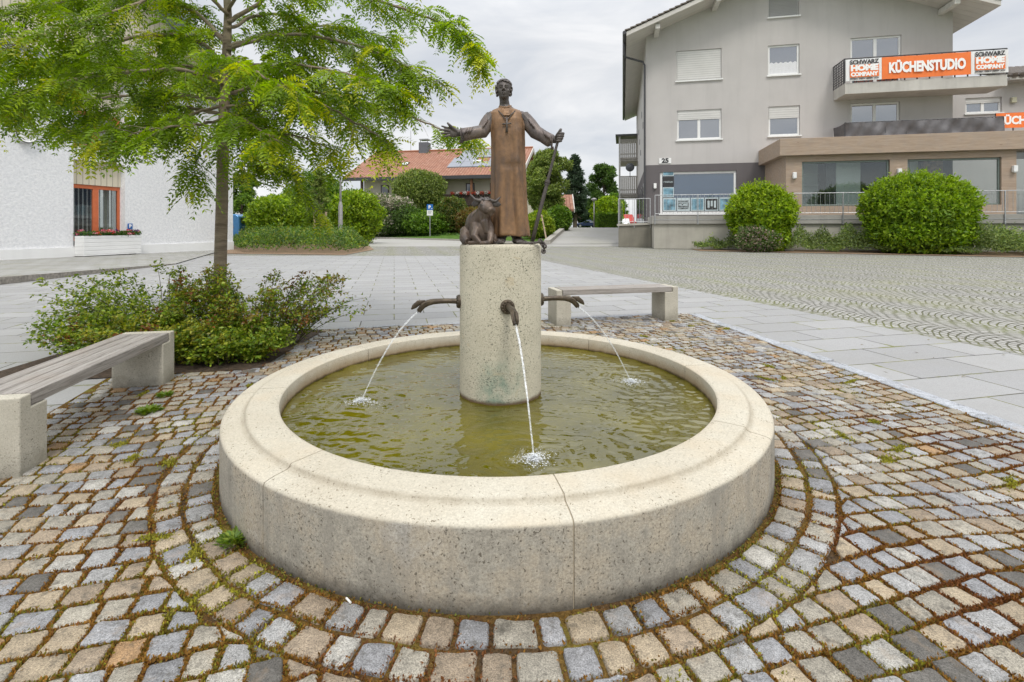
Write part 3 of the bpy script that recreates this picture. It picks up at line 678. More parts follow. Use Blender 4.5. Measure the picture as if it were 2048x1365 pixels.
# left-hand side: an open hand, palm to the front, fingers fanned
wL = S(248, 490, -.078)
limb(b, [(wL+Vector((.02, 0, 0)), .023), (wL, .0225), (S(215, 488, -.084), .024)], 14)
pc = S(190, 488, -.088)
b.tube([S(222, 488, -.083), S(196, 487, -.088), S(168, 486, -.094)], [(.012, .026), (.0125, .034), (.0105, .033)], 16)
for k, (r0, r1, tip, rad) in enumerate((((170, 462), (138, 455), (103, 443), .0082), ((163, 477), (128, 474), (92, 470), .0086), ((163, 493), (130, 496), (99, 499), .0084), ((170, 508), (145, 516), (119, 523), .0074))):
    z = -.094-.004*(k == 1); limb(b, [(S(r0[0]+14, r0[1], z+.004), rad*1.08), (S(*r0, z), rad*1.05), (S(*r1, z-.010), rad*.95), (S((r1[0]+tip[0])/2, (r1[1]+tip[1])/2, z-.013), rad*.85), (S(*tip, z-.010), rad*.62)], 10)
limb(b, [(S(206, 476, -.090), .0125), (S(182, 455, -.104), .0105), (S(163, 437, -.112), .0095), (S(148, 420, -.114), .0062)], 10)
# right-hand side: a fist closed round the staff
wR = S(912, 540, -.078); limb(b, [(wR-Vector((.02, 0, -.012)), .023), (wR, .0225), (S(945, 543, -.090), .023)], 14)
SA, SB = S(981, 468, -.105), S(768, 1292, -.135)   # top and foot of the staff
sdir = (SB-SA).normalized()
def on(cy): return SA+(SB-SA)*((cy-468)/(1292-468))
b.tube([S(935, 543, -.088), S(952, 538, -.086), S(968, 532, -.082)], [(.020, .022), (.022, .026), (.018, .027)], 14)
for k, cy in enumerate((497, 515, 533, 551)):
    c = on(cy); rad = (.0092, .0096, .0092, .008)[k]; side = Vector((1, 0, 0)); fr = Vector((0, -1, 0))
    ln = (1.0, 1.06, 1.0, .9)[k]
    arc = [c+side*(-.004)-fr*.020, c+side*.014-fr*.016, c+side*.0235*ln+fr*.002, c+side*.016+fr*.0185, c+fr*.0225, c-side*.013+fr*.017]
    limb(b, [(p+sdir*(.0015*i), rad*(1.05, 1.08, 1.05, .98, .9, .72)[i]) for i, p in enumerate(arc)], 10)
tc = on(500); limb(b, [(S(946, 530, -.100), .012), (S(952, 512, -.116), .0105), (tc+Vector((-.008, -.020, .004)), .0095), (tc+Vector((.002, -.022, .024)), .0068)], 10)
# feet
for cx, an, dy in ((545, -.15, -.095), (655, .35, -.085)):
    base = S(cx, 1310, dy+.06); f = Vector((sin(an), -cos(an), 0)); sd = Vector((cos(an), sin(an), 0)); up = Vector((0, 0, 1))
    limb(b, [(S(cx, 1100, .0), .042), (base+up*.075, .034), (base+up*.04, .036)], 14)
    b.tube([base-f*.035+up*.022, base+up*.030, base+f*.05+up*.022, base+f*.085+up*.015], [(.020, .024), (.030, .030), (.034, .020), (.034, .012)], 16)
    for k, (o, l, r) in enumerate(((-.025, .030, .0105), (-.008, .032, .0085), (.006, .029, .008), (.018, .025, .0075), (.028, .019, .007))):
        s = o if an < 0 else -o
        limb(b, [(base+f*.078+sd*s+up*.014, r), (base+f*(.085+l*.6)+sd*s*1.1+up*.014, r), (base+f*(.085+l)+sd*s*1.12+up*.010, r*.75)], 8)
body = fuse(b.build("body", M_BRZ, statue), .0028, 3)
# hair: short curls over the skull
h = MB(); h.sphere(hc+Vector((0, .018, .020)), (.0545, .0575, .055), 24, 16)
for _ in range(300):
    d = Vector((R.gauss(0, 1), R.gauss(0, 1), R.gauss(0, 1))).normalized()
    if d.z < -.75 or (d.y < -.30 and d.z < .46) or (d.y < .05 and d.z < .1 and abs(d.x) < .85): continue
    c = hc+Vector((0, .014, .016))+Vector((d.x*.054, d.y*.060, d.z*.058)); q = d.orthogonal().normalized(); w = d.cross(q)
    rr = R.uniform(.006, .0095); a0 = R.random()*6
    h.tube([c+(q*cos(a0+i*1.0)+w*sin(a0+i*1.0))*rr*(1-.1*i)+d*(.001*i) for i in range(6)], [.0034, .0042, .0044, .0042, .0038, .0022], 7)
for s in (-1, 1):
    for k in range(22):
        zz = R.uniform(-.040, .03); c = hc+Vector((s*(.0475+R.uniform(-.002, .006)-max(0, -zz)*.12), R.uniform(-.012, .045), zz)); h.sphere(c, (R.uniform(.0055, .0085),)*3, 8, 6)
fuse(h.build("hair", M_BRZ, statue), .0022, 1)
# robe: lofted sections with folds
def robe():
    rows = [(262, 575, 24, 30, .010), (285, 572, 62, 42, .008), (300, 574, 96, 56, .006), (325, 578, 121, 66, .0), (380, 586, 125, 78, -.004), (460, 592, 124, 84, -.006), (560, 593, 126, 86, -.008), (680, 595, 125, 88, -.010), (800, 597, 126, 92, -.012), (900, 599, 127, 96, -.013), (1000, 602, 129, 102, -.014), (1100, 606, 133, 108, -.016), (1180, 611, 138, 112, -.018), (1240, 614, 142, 116, -.02), (1252, 615, 138, 112, -.02)]
    n = 96; V, Q = [], []
    dens = []
    for i in range(len(rows)-1):
        steps = 6
        for k in range(steps): f = k/steps; dens.append(tuple(a+(b2-a)*f for a, b2 in zip(rows[i], rows[i+1])))
    dens.append(rows[-1])
    for cy, cx, hw, hd, dy in dens:
        low = min(1, max(.12, (cy-380)/500.0))
        for k in range(n):
            a = 2*pi*k/n; ca, sa = cos(a), sin(a); e = .78
            x = math.copysign(abs(ca)**e, ca)*hw; y = math.copysign(abs(sa)**e, sa)*hd
            fold = low*(8.0*sin(6*a+.8+.3*sin(cy*.008))+5*sin(11*a-.5+cy*.004))+1.6*sin(cy*.05+3*a)*(1-low)
            ch = 10*math.exp(-((cy-690)/60.0)**2)*math.exp(-((a-1.5*pi-.25)/.35)**2)-12*math.exp(-((cy-730)/25.0)**2)*math.exp(-((a-1.5*pi-.25)/.45)**2)
            cr = -16*low*math.exp(-((a-1.5*pi-.18)/.10)**2)+11*low*math.exp(-((a-1.5*pi-.45)/.14)**2)
            kf = 1+(fold+ch+cr)/max(hw, 60)
            hem = 7*sin(5*a+1) if cy > 1225 else 0
            V.append(S(cx+x*kf, cy+hem, dy+y*kf/K))
    for i in range(len(dens)-1):
        for k in range(n): Q.append((i*n+k, (i+1)*n+k, (i+1)*n+(k+1) % n, i*n+(k+1) % n))
    m = MB().add(V, Q+[tuple(range(n)), tuple(range((len(dens)-1)*n, len(dens)*n))[::-1]])
    for s in (-1, 1):                              # hem of the sleeveless outer robe along the armholes
        m.tube([S(578+s*98, 300, .004), S(578+s*121, 345, -.022), S(588+s*124, 420, -.034), S(592+s*123, 500, -.030), S(594+s*125, 640, -.03)], [.006, .0075, .007, .006, .002], 10)
    for k in range(4):                             # folds slung below the neck
        m.tube([S(532-k*7, 300+k*8, -.045), S(560, 318+k*13, -.068-.003*k), S(600, 318+k*13, -.066-.003*k), S(632+k*6, 300+k*9, -.045)], [.002, .005, .005, .002], 8)
    m.tube([S(528, 272, -.012), S(545, 284, -.034), S(570, 290, -.042), S(598, 284, -.034), S(614, 270, -.012), S(598, 262, .03), S(570, 258, .05), S(545, 262, .03), S(528, 272, -.012)], .0065, 8)
    return fuse(m.build("robe", M_ROBE, statue), .0038, 4)
robe()
for a, s in ((aL, -1), (aR, 1)):
    m = MB(); cuff = a[2]; mid = (a[1]+cuff)/2; e = (cuff-a[1]).normalized()
    m.tube([S(578+s*72, 352, .008), S(578+s*104, 350, .008), a[0].lerp(a[1], .18)+Vector((0, 0, -.004)), a[0].lerp(a[1], .55)+Vector((0, 0, -.006)), a[1]+Vector((0, 0, -.012)), mid+Vector((0, 0, -.010)), cuff+Vector((0, 0, -.010))-e*.01, cuff+e*.004+Vector((0, 0, -.012))], [(.030, .036), (.037, .043), (.040, .049), (.041, .049), (.040, .048), (.034, .043), (.036, .046), (.030, .042)], 24)
    for k in range(5):                             # creases at the elbow and along the forearm
        t0 = .25+.13*k; c = a[1].lerp(cuff, t0) if k > 1 else a[0].lerp(a[1], .55+.2*k)
        m.tube([c+Vector((-.012*s, -.040, .028)), c+Vector((.004*s, -.051, -.006)), c+Vector((.018*s, -.040, -.034))], [.003, .0065, .003], 8)
    m.tube([cuff+e*.002+Vector((0, sin(q)*.040, cos(q)*.046-.012)) for q in [i*2*pi/16 for i in range(17)]], .0052, 8)
    m.tube([cuff+Vector((0, .0, -.05)), cuff+Vector((-.008*s*-1, .0, -.062)), cuff+Vector((.003*s, 0, -.068))], [.018, .010, .003], 8)
    fuse(m.build("sleeve", M_SLEEVE, statue), .0035, 4)
c = MB(); ch = []
for s in (-1, 1):
    pts = [S(583+s*62, 318, -.052), S(583+s*48, 338, -.070), S(583+s*34, 352, -.078), S(583+s*20, 376, -.083), S(583+s*6, 388, -.086)]
    for i in range(len(pts)-1):
        for k in range(3): c.sphere(pts[i].lerp(pts[i+1], k/3), (.0042, .0042, .0042), 8, 6)
c.build("neck_chain", M_BRZ, statue, smooth=True)
x = MB(); x.tube([S(584, 380, -.088), S(584, 430, -.092), S(584, 486, -.094)], [.0055, .0058, .0085], 10); x.tube([S(551, 426, -.090), S(584, 424, -.093), S(617, 421, -.090)], [.0052, .005, .0052], 10)
x.tube([S(584, 370, -.086), S(590, 378, -.090), S(584, 388, -.090), S(578, 378, -.090), S(584, 370, -.086)], .002, 6)
x.build("cross_pendant", M_BRZ, statue, smooth=True)

staff = thing("staff", ST+SB, "long bronze staff held upright in the fist of the robed figure", "staff")
m = MB(); P = [SA-sdir*.004, on(500), on(640), on(780), on(850), on(900), on(1100), SB]
m.tube([p-SB+Vector((.001*sin(i*3), 0, 0)) for i, p in enumerate(P)], [.0085, .009, .0092, .0098, .0105, .012, .0125, .0135], 12)
sh = m.build("shaft", M_BRZ, staff, smooth=True)
m = MB(); q = on(855)-SB; m.tube([q-sdir*.011, q-sdir*.008, q+sdir*.008, q+sdir*.011], [.012, .0175, .0175, .012], 14); q2 = on(872)-SB; m.tube([q2-sdir*.004, q2+sdir*.006], [.0145, .0145], 14)
m.build("collar", M_BRZ, staff, smooth=True, angle=radians(40))
rope = thing("rope", ST+S(800, 1300, -.14), "knotted bronze rope lying over the edge of the column top at the figure's feet", "rope")
m = MB(); ctr = S(800, 1300, -.14)
path = [S(700, 1302, -.17), S(745, 1301, -.165), S(790, 1299, -.15), S(825, 1292, -.14), S(850, 1305, -.125), S(858, 1340, -.12), S(850, 1368, -.12)]
fine = []
for i in range(len(path)-1):
    for k in range(6): fine.append(path[i].lerp(path[i+1], k/6))
fine.append(path[-1])
for ph in (0, 2.1, 4.2):
    m.tube([p-ctr+Vector((0, cos(i*.75+ph), sin(i*.75+ph)))*.0048 for i, p in enumerate(fine)], .0044, 7)
for qx, qy in ((828, 1288), (845, 1306), (858, 1325), (852, 1362)):
    for k in range(3): a = R.random()*3; m.tube([S(qx, qy, -.13)-ctr+Vector((cos(a+j*1.05)*.012, sin(j*1.3)*.008, sin(a+j*1.05)*.012)) for j in range(6)], .006, 7)
m.build("knotted_strand", M_BRZ, rope, smooth=True)

# ------------------------------------------------------------ the lying ox
ox = thing("ox_statue", ST+S(390, 1310, -.09), "small bronze ox lying at the robed figure's feet on the column", "statue")
oc = S(390, 1310, -.09); O = lambda cx, cy, dy=0.0: S(cx, cy, -.09+dy)-oc
m = MB()
m.tube([O(330, 1255, .16), O(350, 1200, .12), O(372, 1165, .05), O(388, 1150, -.005), O(405, 1160, -.045)], [(.040, .055), (.080, .088), (.088, .095), (.078, .090), (.05, .06)], 22)     # trunk, rump to chest
m.sphere(O(330, 1235, .10), (.075, .085, .078), 18, 12); m.sphere(O(400, 1210, -.02), (.082, .07, .095), 18, 12)
m.tube([O(385, 1140, -.01), O(408, 1100, -.05), O(425, 1058, -.075)], [(.060, .062), (.05, .055), (.040, .045)], 18)                       # neck
m.tube([O(405, 1095, -.04), O(425, 1150, -.075), O(440, 1230, -.078)], [.03, .028, .018], 12)                              # dewlap
fwd = Vector((.50, -.80, -.40)).normalized(); hp = O(425, 1030, -.085)
m.tube([hp-fwd*.025, hp+fwd*.01, hp+fwd*.045, hp+fwd*.075, hp+fwd*.095, hp+fwd*.106], [(.040, .040), (.047, .046), (.039, .038), (.030, .028), (.031, .027), (.020, .018)], 20)
rt = Vector((.86, .50, .0)).normalized(); upv = fwd.cross(rt).normalized()*-1 if fwd.cross(rt).z < 0 else fwd.cross(rt).normalized()
for s in (-1, 1):
    m.tube([hp+rt*s*.012+upv*.036, hp+rt*s*.030+upv*.030+fwd*.008, hp+rt*s*.040+upv*.012+fwd*.018], [.008, .011, .007], 8)
    m.sphere(hp+fwd*.102+rt*s*.014+upv*.004, (.0085, .0085, .007), 10, 8); m.sphere(hp+rt*s*.034+upv*.010+fwd*.030, (.010, .010, .010), 12, 8)
m.tube([hp+fwd*.095-upv*.022-rt*.018, hp+fwd*.103-upv*.026, hp+fwd*.095-upv*.022+rt*.018], [.005, .008, .005], 8)
# folded legs
m.tube([O(455, 1200, -.04), O(470, 1262, -.085), O(462, 1296, -.11)], [.034, .026, .020], 12); m.tube([O(462, 1296, -.11), O(430, 1299, -.13), O(395, 1300, -.125)], [.018, .016, .015], 10)
m.tube([O(372, 1195, -.05), O(352, 1255, -.10), O(392, 1292, -.115)], [.036, .026, .018], 12); m.tube([O(392, 1292, -.115), O(350, 1298, -.10), O(310, 1299, -.08)], [.018, .015, .013], 10)
m.tube([O(290, 1225, .07), O(278, 1270, .0), O(300, 1294, -.06)], [.055, .040, .022], 14); m.tube([O(300, 1294, -.06), O(278, 1298, -.03), O(262, 1300, .01)], [.018, .017, .014], 10)
m.tube([O(480, 1255, .0), O(494, 1285, -.02), O(485, 1299, -.05)], [.03, .022, .018], 10)
m.tube([O(300, 1190, .17), O(270, 1240, .17), O(262, 1290, .12)], [.010, .008, .010], 8)                                # tail
fuse(m.build("body", m_bronze("ox_bronze", (.06, .052, .05), (.12, .085, .062), (.17, .14, .125), .42, .45), ox), .0035, 4)
for s in (-1, 1):
    b0 = hp+rt*s*.032+upv*.038; tipx = (322, 948) if s < 0 else (540, 966)
    tp = O(*tipx, -.10 if s < 0 else -.06); md = b0.lerp(tp, .55)+Vector((0, 0, -.020)); m = MB(); m.tube([b0-rt*s*.014, b0+rt*s*.016-Vector((0, 0, .006)), md, tp.lerp(md, .3), tp], [.0135, .0125, .0095, .006, .002], 12); m.build("horn", M_BRZ, ox, smooth=True)
    e0 = hp+rt*s*.042+upv*.018; ep = O(330, 1022, -.07) if s < 0 else O(543, 1024, -.06); m = MB()
    m.tube([e0, e0.lerp(ep, .35), e0.lerp(ep, .72), ep], [(.006, .008), (.007, .020), (.006, .019), (.002, .004)], 14); m.build("ear", M_BRZ, ox, smooth=True)
    m = MB(); ec = hp+rt*s*.037+upv*.012+fwd*.032; m.sphere(ec, (.0075, .0075, .0075), 12, 8); q = (rt*s*.8+fwd*.6).normalized(); w = q.orthogonal().normalized(); z = q.cross(w)
    m.tube([ec+q*.004+(w*cos(i*pi/6)+z*sin(i*pi/6))*.0085 for i in range(13)], .0018, 6); m.build("eye", M_BRZ, ox, smooth=True)
m = MB()
for k in range(14):
    c = hp+upv*(.040+.006*R.random())+rt*R.uniform(-.026, .026)+fwd*R.uniform(-.02, .02); a0 = R.random()*6; m.tube([c+rt*cos(a0+j)*.007+fwd*sin(a0+j)*.007+upv*(.002*j) for j in range(5)], [.003, .004, .0045, .004, .002], 7)
m.sphere(hp+upv*.036, (.03, .025, .012), 14, 8); m.build("forelock", M_BRZ, ox, smooth=True)
# ------------------------------------------------------------ shared building bits
def m_render(name, c, bump=.25, sc=55, streak=.12):
    t = NT(name); co = t.coord('Object'); n1 = t.noise(co, .35, 6, .6); mp = t.n('Mapping', Scale=(1.6, 1.6, .12)); t.l(co, mp.inputs[0]); n2 = t.noise(mp.outputs[0], 1.2, 5, .65)
    lo = tuple(x*(1-streak) for x in c); c1 = t.ramp(n1, [(.3, lo), (.7, c)]); c1 = t.mix(t.ramp(n2, [(.5, 0), (.8, streak*2.2)]), c1, tuple(x*.6 for x in c))
    t.base(c1, .9, 0, .2); t.bump(t.noise(co, sc, 5, .7), bump, .03); return t.m
M_WHITE = plain("white_frame_paint", (.80, .80, .79), .4, var=.04, scale=2)
M_GREY = m_render("warm_grey_render", (.55, .525, .51)); M_DARKR = m_render("dark_grey_render", (.15, .137, .14))
M_DKMET = plain("dark_metal", (.07, .07, .075), .45, .4); M_GALV = plain("galvanised_steel", (.42, .43, .44), .45, .6, var=.2, scale=9)
M_SHUT = None
def m_slats(name, c, step, axis=2, dark=.45):
    t = NT(name); co = t.coord('Object'); sx = t.n('SeparateXYZ'); t.l(co, sx.inputs[0])
    f = t.math('FRACT', t.math('MULTIPLY', sx.outputs[axis], 1/step)); k = t.ramp(f, [(.0, 0), (.10, 1), (.9, 1), (1.0, 0)])
    n = t.noise(co, 1.2, 4); t.base(t.mix(k, tuple(x*dark for x in c), t.ramp(n, [(.3, tuple(x*.9 for x in c)), (.7, c)])), .6, 0, .3); t.bump(k, .6, .02); return t.m
M_SHUT = m_slats("roller_shutter_slats", (.66, .65, .63), .16, dark=.5); M_SHUTD = m_slats("grey_shutter_slats", (.36, .355, .35), .11, dark=.7)
def m_glass(name, tint, refl=.42, through=0.0):
    t = NT(name); t.base(tint, .05, 0, .6); g = t.n('BsdfGlossy', Roughness=.02, Color=(.86, .90, .93, 1)); mx = t.n('MixShader'); mx.inputs[0].default_value = refl
    src = t.b.outputs[0]
    if through:
        tr = t.n('BsdfTransparent', Color=(.92, .96, .95, 1)); m2 = t.n('MixShader'); m2.inputs[0].default_value = through; t.l(src, m2.inputs[1]); t.l(tr.outputs[0], m2.inputs[2]); src = m2.outputs[0]
    t.l(src, mx.inputs[1]); t.l(g.outputs[0], mx.inputs[2])
    co = t.coord('Object'); bp = t.n('Bump', Strength=.04, Distance=.05); t.l(t.noise(co, .9, 2), bp.inputs['Height']); t.l(bp.outputs[0], g.inputs['Normal']); t.l(mx.outputs[0], t.out.inputs[0]); return t.m
M_PANE = m_glass("window_glass", (.06, .06, .075), .34); M_SHOP = m_glass("shop_glass", (.02, .03, .03), .075, .96); M_BLUEP = m_glass("blue_shop_glass", (.03, .075, .15), .14, .35)
M_CURT = plain("white_curtain", (.70, .70, .72), .9, var=.1, scale=20)
def m_larch(name, c1, c2, plank=.95, sx_=1.0):
    t = NT(name); co = t.coord('Object'); mp = t.n('Mapping', Scale=(.7, 3, 9)); t.l(co, mp.inputs[0]); a = t.noise(mp.outputs[0], 1.6, 7, .68, .7)
    k = t.noise(co, 2.2, 3, .5); mp2 = t.n('Mapping', Scale=(1, 2, 3)); t.l(co, mp2.inputs[0]); kn = t.noise(mp2.outputs[0], 2.6, 2)
    c = t.ramp(a, [(.25, c1), (.72, c2)]); c = t.mix(t.ramp(kn, [(.70, 0), (.76, .55)]), c, (.16, .095, .06)); c = t.mix(t.ramp(k, [(.45, 0), (.8, .35)]), c, (.30, .27, .25))
    t.base(c, .75, 0, .25); t.bump(a, .15, .01); return t.m
M_LARCH = m_larch("wood_look_cladding", (.30, .22, .16), (.46, .36, .28))
M_CONC = m_render("stained_concrete", (.52, .495, .43), .2, 40, .38)
def holed(m, x0, x1, z0, ztop, holes, extra=(), y=0.0, reveal=.22):
    xs = sorted({x0, x1, *[h[0] for h in holes], *[h[2] for h in holes], *extra})
    for a, b in zip(xs[:-1], xs[1:]):
        mid = (a+b)/2; hs = sorted([h for h in holes if h[0] < mid < h[2]], key=lambda h: h[1]); z = z0
        for h in hs: m.quad((a, y, z), (b, y, z), (b, y, h[1]), (a, y, h[1])); z = h[3]
        m.quad((a, y, z), (b, y, z), (b, y, ztop(b)), (a, y, ztop(a)))
    for h in holes:
        a, b, c, d = h[0], h[1], h[2], h[3]; r = y+reveal
        m.quad((a, y, b), (a, y, d), (a, r, d), (a, r, b)); m.quad((c, y, b), (c, r, b), (c, r, d), (c, y, d)); m.quad((a, y, d), (c, y, d), (c, r, d), (a, r, d)); m.quad((a, y, b), (a, r, b), (c, r, b), (c, y, b))
def window(par, h, y=.10, mull=1, shut=0.0, fw=.13, frame=None, pane=None, shm=None, sill=True, curtain=0.0, name="window"):
    x0, z0, x1, z1 = h; g = .004; x0 += g; x1 -= g; z0 += g; z1 -= g
    m = MB(); m.box(x0, x0+fw, y, y+.10, z0, z1); m.box(x1-fw, x1, y, y+.10, z0, z1); m.box(x0+fw, x1-fw, y, y+.10, z0, z0+fw); m.box(x0+fw, x1-fw, y, y+.10, z1-fw, z1)
    n = mull+1
    for i in range(1, n): c = x0+(x1-x0)*i/n; m.box(c-fw*.75, c+fw*.75, y+.003, y+.10, z0+fw, z1-fw)
    w = m.build(name, frame or M_WHITE, par, bevel=.012)
    MB().box(x0+fw*.5, x1-fw*.5, y+.045, y+.055, z0+fw*.5, z1-fw*.5).build("pane", pane or M_PANE, w)
    if shut > 0:
        s = MB(); zs = z1-(z1-z0)*shut; s.box(x0+.05, x1-.05, y-.035, y-.010, zs, z1-.005); s.box(x0+.03, x1-.03, y-.045, y-.004, zs-.05, zs); s.build("roller_shutter", shm or M_SHUT, w)
    if sill: MB().box(x0-.09, x1+.09, y-.22, y+.0, z0-.10, z0-.005).build("sill", M_WHITE, w, bevel=.008)
    if curtain:
        c = MB(); k = 40; zc = z0+fw+(z1-z0-2*fw)*curtain
        for i in range(k):
            xa, xb = x0+fw+(x1-x0-2*fw)*i/k, x0+fw+(x1-x0-2*fw)*(i+1)/k; ya, yb = y+.035+.008*(i % 2), y+.035+.008*((i+1) % 2)
            c.quad((xa, ya, z0+fw), (xb, yb, z0+fw), (xb, yb, zc+.04*sin(i*.9)), (xa, ya, zc+.04*sin((i-1)*.9)))
        c.build("curtain", M_CURT, w)
    return w
def rect(fr, x0, y0, x1, y1, off=0.0):
    a = fr.fp(x0, (y0+y1)/2, off)[0]; b = fr.fp(x1, (y0+y1)/2, off)[0]
    zt = (fr.fp(x0, y0, off)[1]); zb = (fr.fp(x0, y1, off)[1]); return (a, zb, b, zt)

# ------------------------------------------------------------ the grey building on the right
TH = radians(-12.5); FB = Frame((1292-CX)/F*37, 37, TH)
bld = thing("apartment_building", (FB.o.x, FB.o.y, 0), "three storey warm grey gabled building with a shop in its dark ground floor", "building", rz=TH)
EZ, EX, RX, SL = 14.93, -1.43, 9.75, .389
soff = lambda x: EZ+SL*((x-EX) if x < RX else (2*RX-EX-x))
ZB = 5.95; ZT = 2.07
win = [("a", rect(FB, 1353, 103, 1443, 163)), ("b", rect(FB, 1354, 222, 1443, 281)), ("c", rect(FB, 1536, 92, 1599, 152)), ("d", rect(FB, 1537, 214, 1600, 273)),
       ("e", rect(FB, 1537, -14, 1598, 36)), ("f", rect(FB, 1701, 77, 1803, 186)), ("g", rect(FB, 1701, 208, 1800, 290))]
m = MB(); holed(m, 0, 19.5, ZB, lambda x: soff(x)+.02, [h for _, h in win], (RX,)); 
m.quad((0, 26, ZB), (0, 0, ZB), (0, 0, soff(0)+.02), (0, 26, soff(0)+.02)); m.quad((19.5, 0, ZB), (19.5, 26, ZB), (19.5, 26, soff(0)+.02), (19.5, 0, soff(0)+.02))
m.build("wall", M_GREY, bld)
sh = rect(FB, 1320, 345, 1473, 428); m = MB(); holed(m, 0, 19.5, 0, lambda x: ZB, [sh]); m.quad((0, 26, 0), (0, 0, 0), (0, 0, ZB), (0, 26, ZB))
m.build("ground_floor_wall", M_DARKR, bld)
MB().box(.3, 19.2, 8, 8.2, .1, 15).build("inner_wall", plain("dim_interior", (.16, .155, .15), .9), bld)
opt = dict(a=dict(shut=.94), b=dict(shut=.30), c=dict(mull=0, curtain=.42), d=dict(mull=0, shut=.38), e=dict(mull=0, shut=.97, shm=M_SHUTD), f=dict(sill=False), g=dict(sill=False))
for k, h in win: window(bld, h, **opt[k])
# shop window with its posters
w = window(bld, sh, mull=0, fw=.16, pane=M_BLUEP, sill=True)
x0, z0, x1, z1 = sh; pw = (x1-x0-.5)/5
M_PAPER = plain("pale_poster", (.50, .58, .60), .6, var=.08, scale=3); M_POBL = plain("blue_poster", (.16, .30, .38), .5, var=.7, scale=2.2); M_INK = plain("dark_ink", (.03, .03, .032), .6); M_TAN = plain("tan_poster", (.42, .37, .27), .6, var=.4, scale=1.5)
for i in range(5):
    q = MB().box(x0+.22+i*(pw+.02), x0+.22+i*(pw+.02)+pw-.04, .05, .065, z0+.2, z0+1.15).build("poster", M_PAPER, w)
    cx = x0+.22+i*(pw+.02)+(pw-.04)/2
    if i == 1:
        MB().box(cx-.36, cx+.36, .040, .046, z0+.47, z0+.80).build("logo_block", M_INK, q); text("HOME", .30, M_PAPER, "lettering", q, (cx, .034, z0+.635), bold=.012, width=.64); text("SCHWARZ", .15, M_INK, "lettering", q, (cx, .044, z0+.90), bold=.006, width=.72); text("COMPANY", .15, M_INK, "lettering", q, (cx, .044, z0+.37), bold=.006, width=.72)
    else:
        MB().box(cx-.40, cx+.40, .040, .046, z0+.28, z0+1.06).build("picture", M_POBL if i != 3 else M_INK, q)
        if i == 3:
            for k in range(3): MB().box(cx-.28+.22*k, cx-.14+.22*k, .03, .036, z0+.42+.1*(k % 2), z0+.92).build("picture_shape", M_PAPER, q)
for k in range(3):
    zz = z0+1.22+k*.78; q = MB().box(x0+.2, x0+.98, .05, .065, zz, zz+.72).build("poster", M_PAPER if k != 1 else M_INK, w); 
    if k == 1: text("restus", .26, M_PAPER, "lettering", q, (x0+.58, .044, zz+.36), width=.62)
    else: MB().box(x0+.25, x0+.93, .040, .046, zz+.06, zz+.66).build("picture", M_POBL, q)
MB().box(x0+1.05, x0+2.05, .6, .65, z0+1.2, z1-.2).build("display_board", M_TAN, w)
# house number
num = thing("house_number_sign", FB.o+FB.ux*rect(FB, 1318, 318, 1341, 328)[0]+Vector((0, 0, rect(FB, 1318, 318, 1341, 328)[1])), "white enamel house number sign reading 25 above the shop window", "sign", rz=TH)
MB().box(0, .86, -.05, -.006, 0, .40).build("plate", M_WHITE, num, bevel=.01); text("25", .44, M_INK, "lettering", num, (.43, -.054, .20), bold=.025, width=.50)
# roof
ROOFT = m_slats("dark_roof_tiles", (.16, .135, .115), .38, 1, .5)
for side in (0, 1):
    f = (lambda x: x) if side == 0 else (lambda x: 2*RX-x)
    pts = [(EX, EZ), (RX, EZ+SL*(RX-EX)), (RX, EZ+SL*(RX-EX)+.30), (EX, EZ+.30)]; poly = [(f(x), -2.0, z) for x, z in pts]
    if side: poly = poly[::-1]
    MB().prism(poly[::-1], (0, 29, 0)).build("roof_soffit", m_slats("soffit_boards", (.62, .59, .55), .55, 1, .82), bld)
    m = MB(); n = 30                               # courses of tiles, their ends showing at the verge
    for i in range(n):
        xa = EX-.12+(RX-EX+.12)*i/n; xb = EX-.12+(RX-EX+.12)*(i+1)/n+.06; za = EZ+.31+SL*(xa-EX); zb = EZ+.31+SL*(xb-EX)
        q = [(f(xa), -2.08, za+.10), (f(xb), -2.08, zb+.02), (f(xb), -2.08, zb+.10), (f(xa), -2.08, za+.18)]
        m.prism(q[::-1] if not side else q, (0, 29.2, 0))
    m.build("roof_tiling", ROOFT, bld)
for x in (.72, 4.75, 14.75, 18.78):
    z = soff(x)-.02; MB().prism([(x-.16, -1.78, z-.40), (x+.16, -1.78, z-.40), (x+.16, -1.78, z-.06), (x-.16, -1.78, z-.06)], (0, 1.77, 0)).build("purlin", plain("cream_purlin_paint", (.62, .60, .56), .6), bld, bevel=.02)
MB().tube([(EX-.14, -2.1, EZ+.22), (EX-.14, 27, EZ+.22)], .13, 10).build("gutter", M_DKMET, bld, smooth=True, angle=radians(50))
MB().tube([(EX-.14, -.3, EZ+.15), (EX-.14, -.3, EZ-.75), (EX-.02, -.28, EZ-.95), (-.22, -.16, EZ-1.35), (-.10, -.14, EZ-1.6), (-.10, -.14, 2.1)], .075, 10).build("downpipe", M_DKMET, bld, smooth=True, angle=radians(60))
# slots and openings down the long side
for i in range(7): MB().box(-.03, .06, 2.2+i*2.8, 2.75+i*2.8, 8.2+(i % 3)*1.5, 8.7+(i % 3)*1.5).build("vent_slot", M_DKMET, bld)
for i in range(6): MB().box(-.05, .06, 3.0+i*3.2, 4.1+i*3.2, 1.6, 4.9).build("side_window", M_PANE, bld)
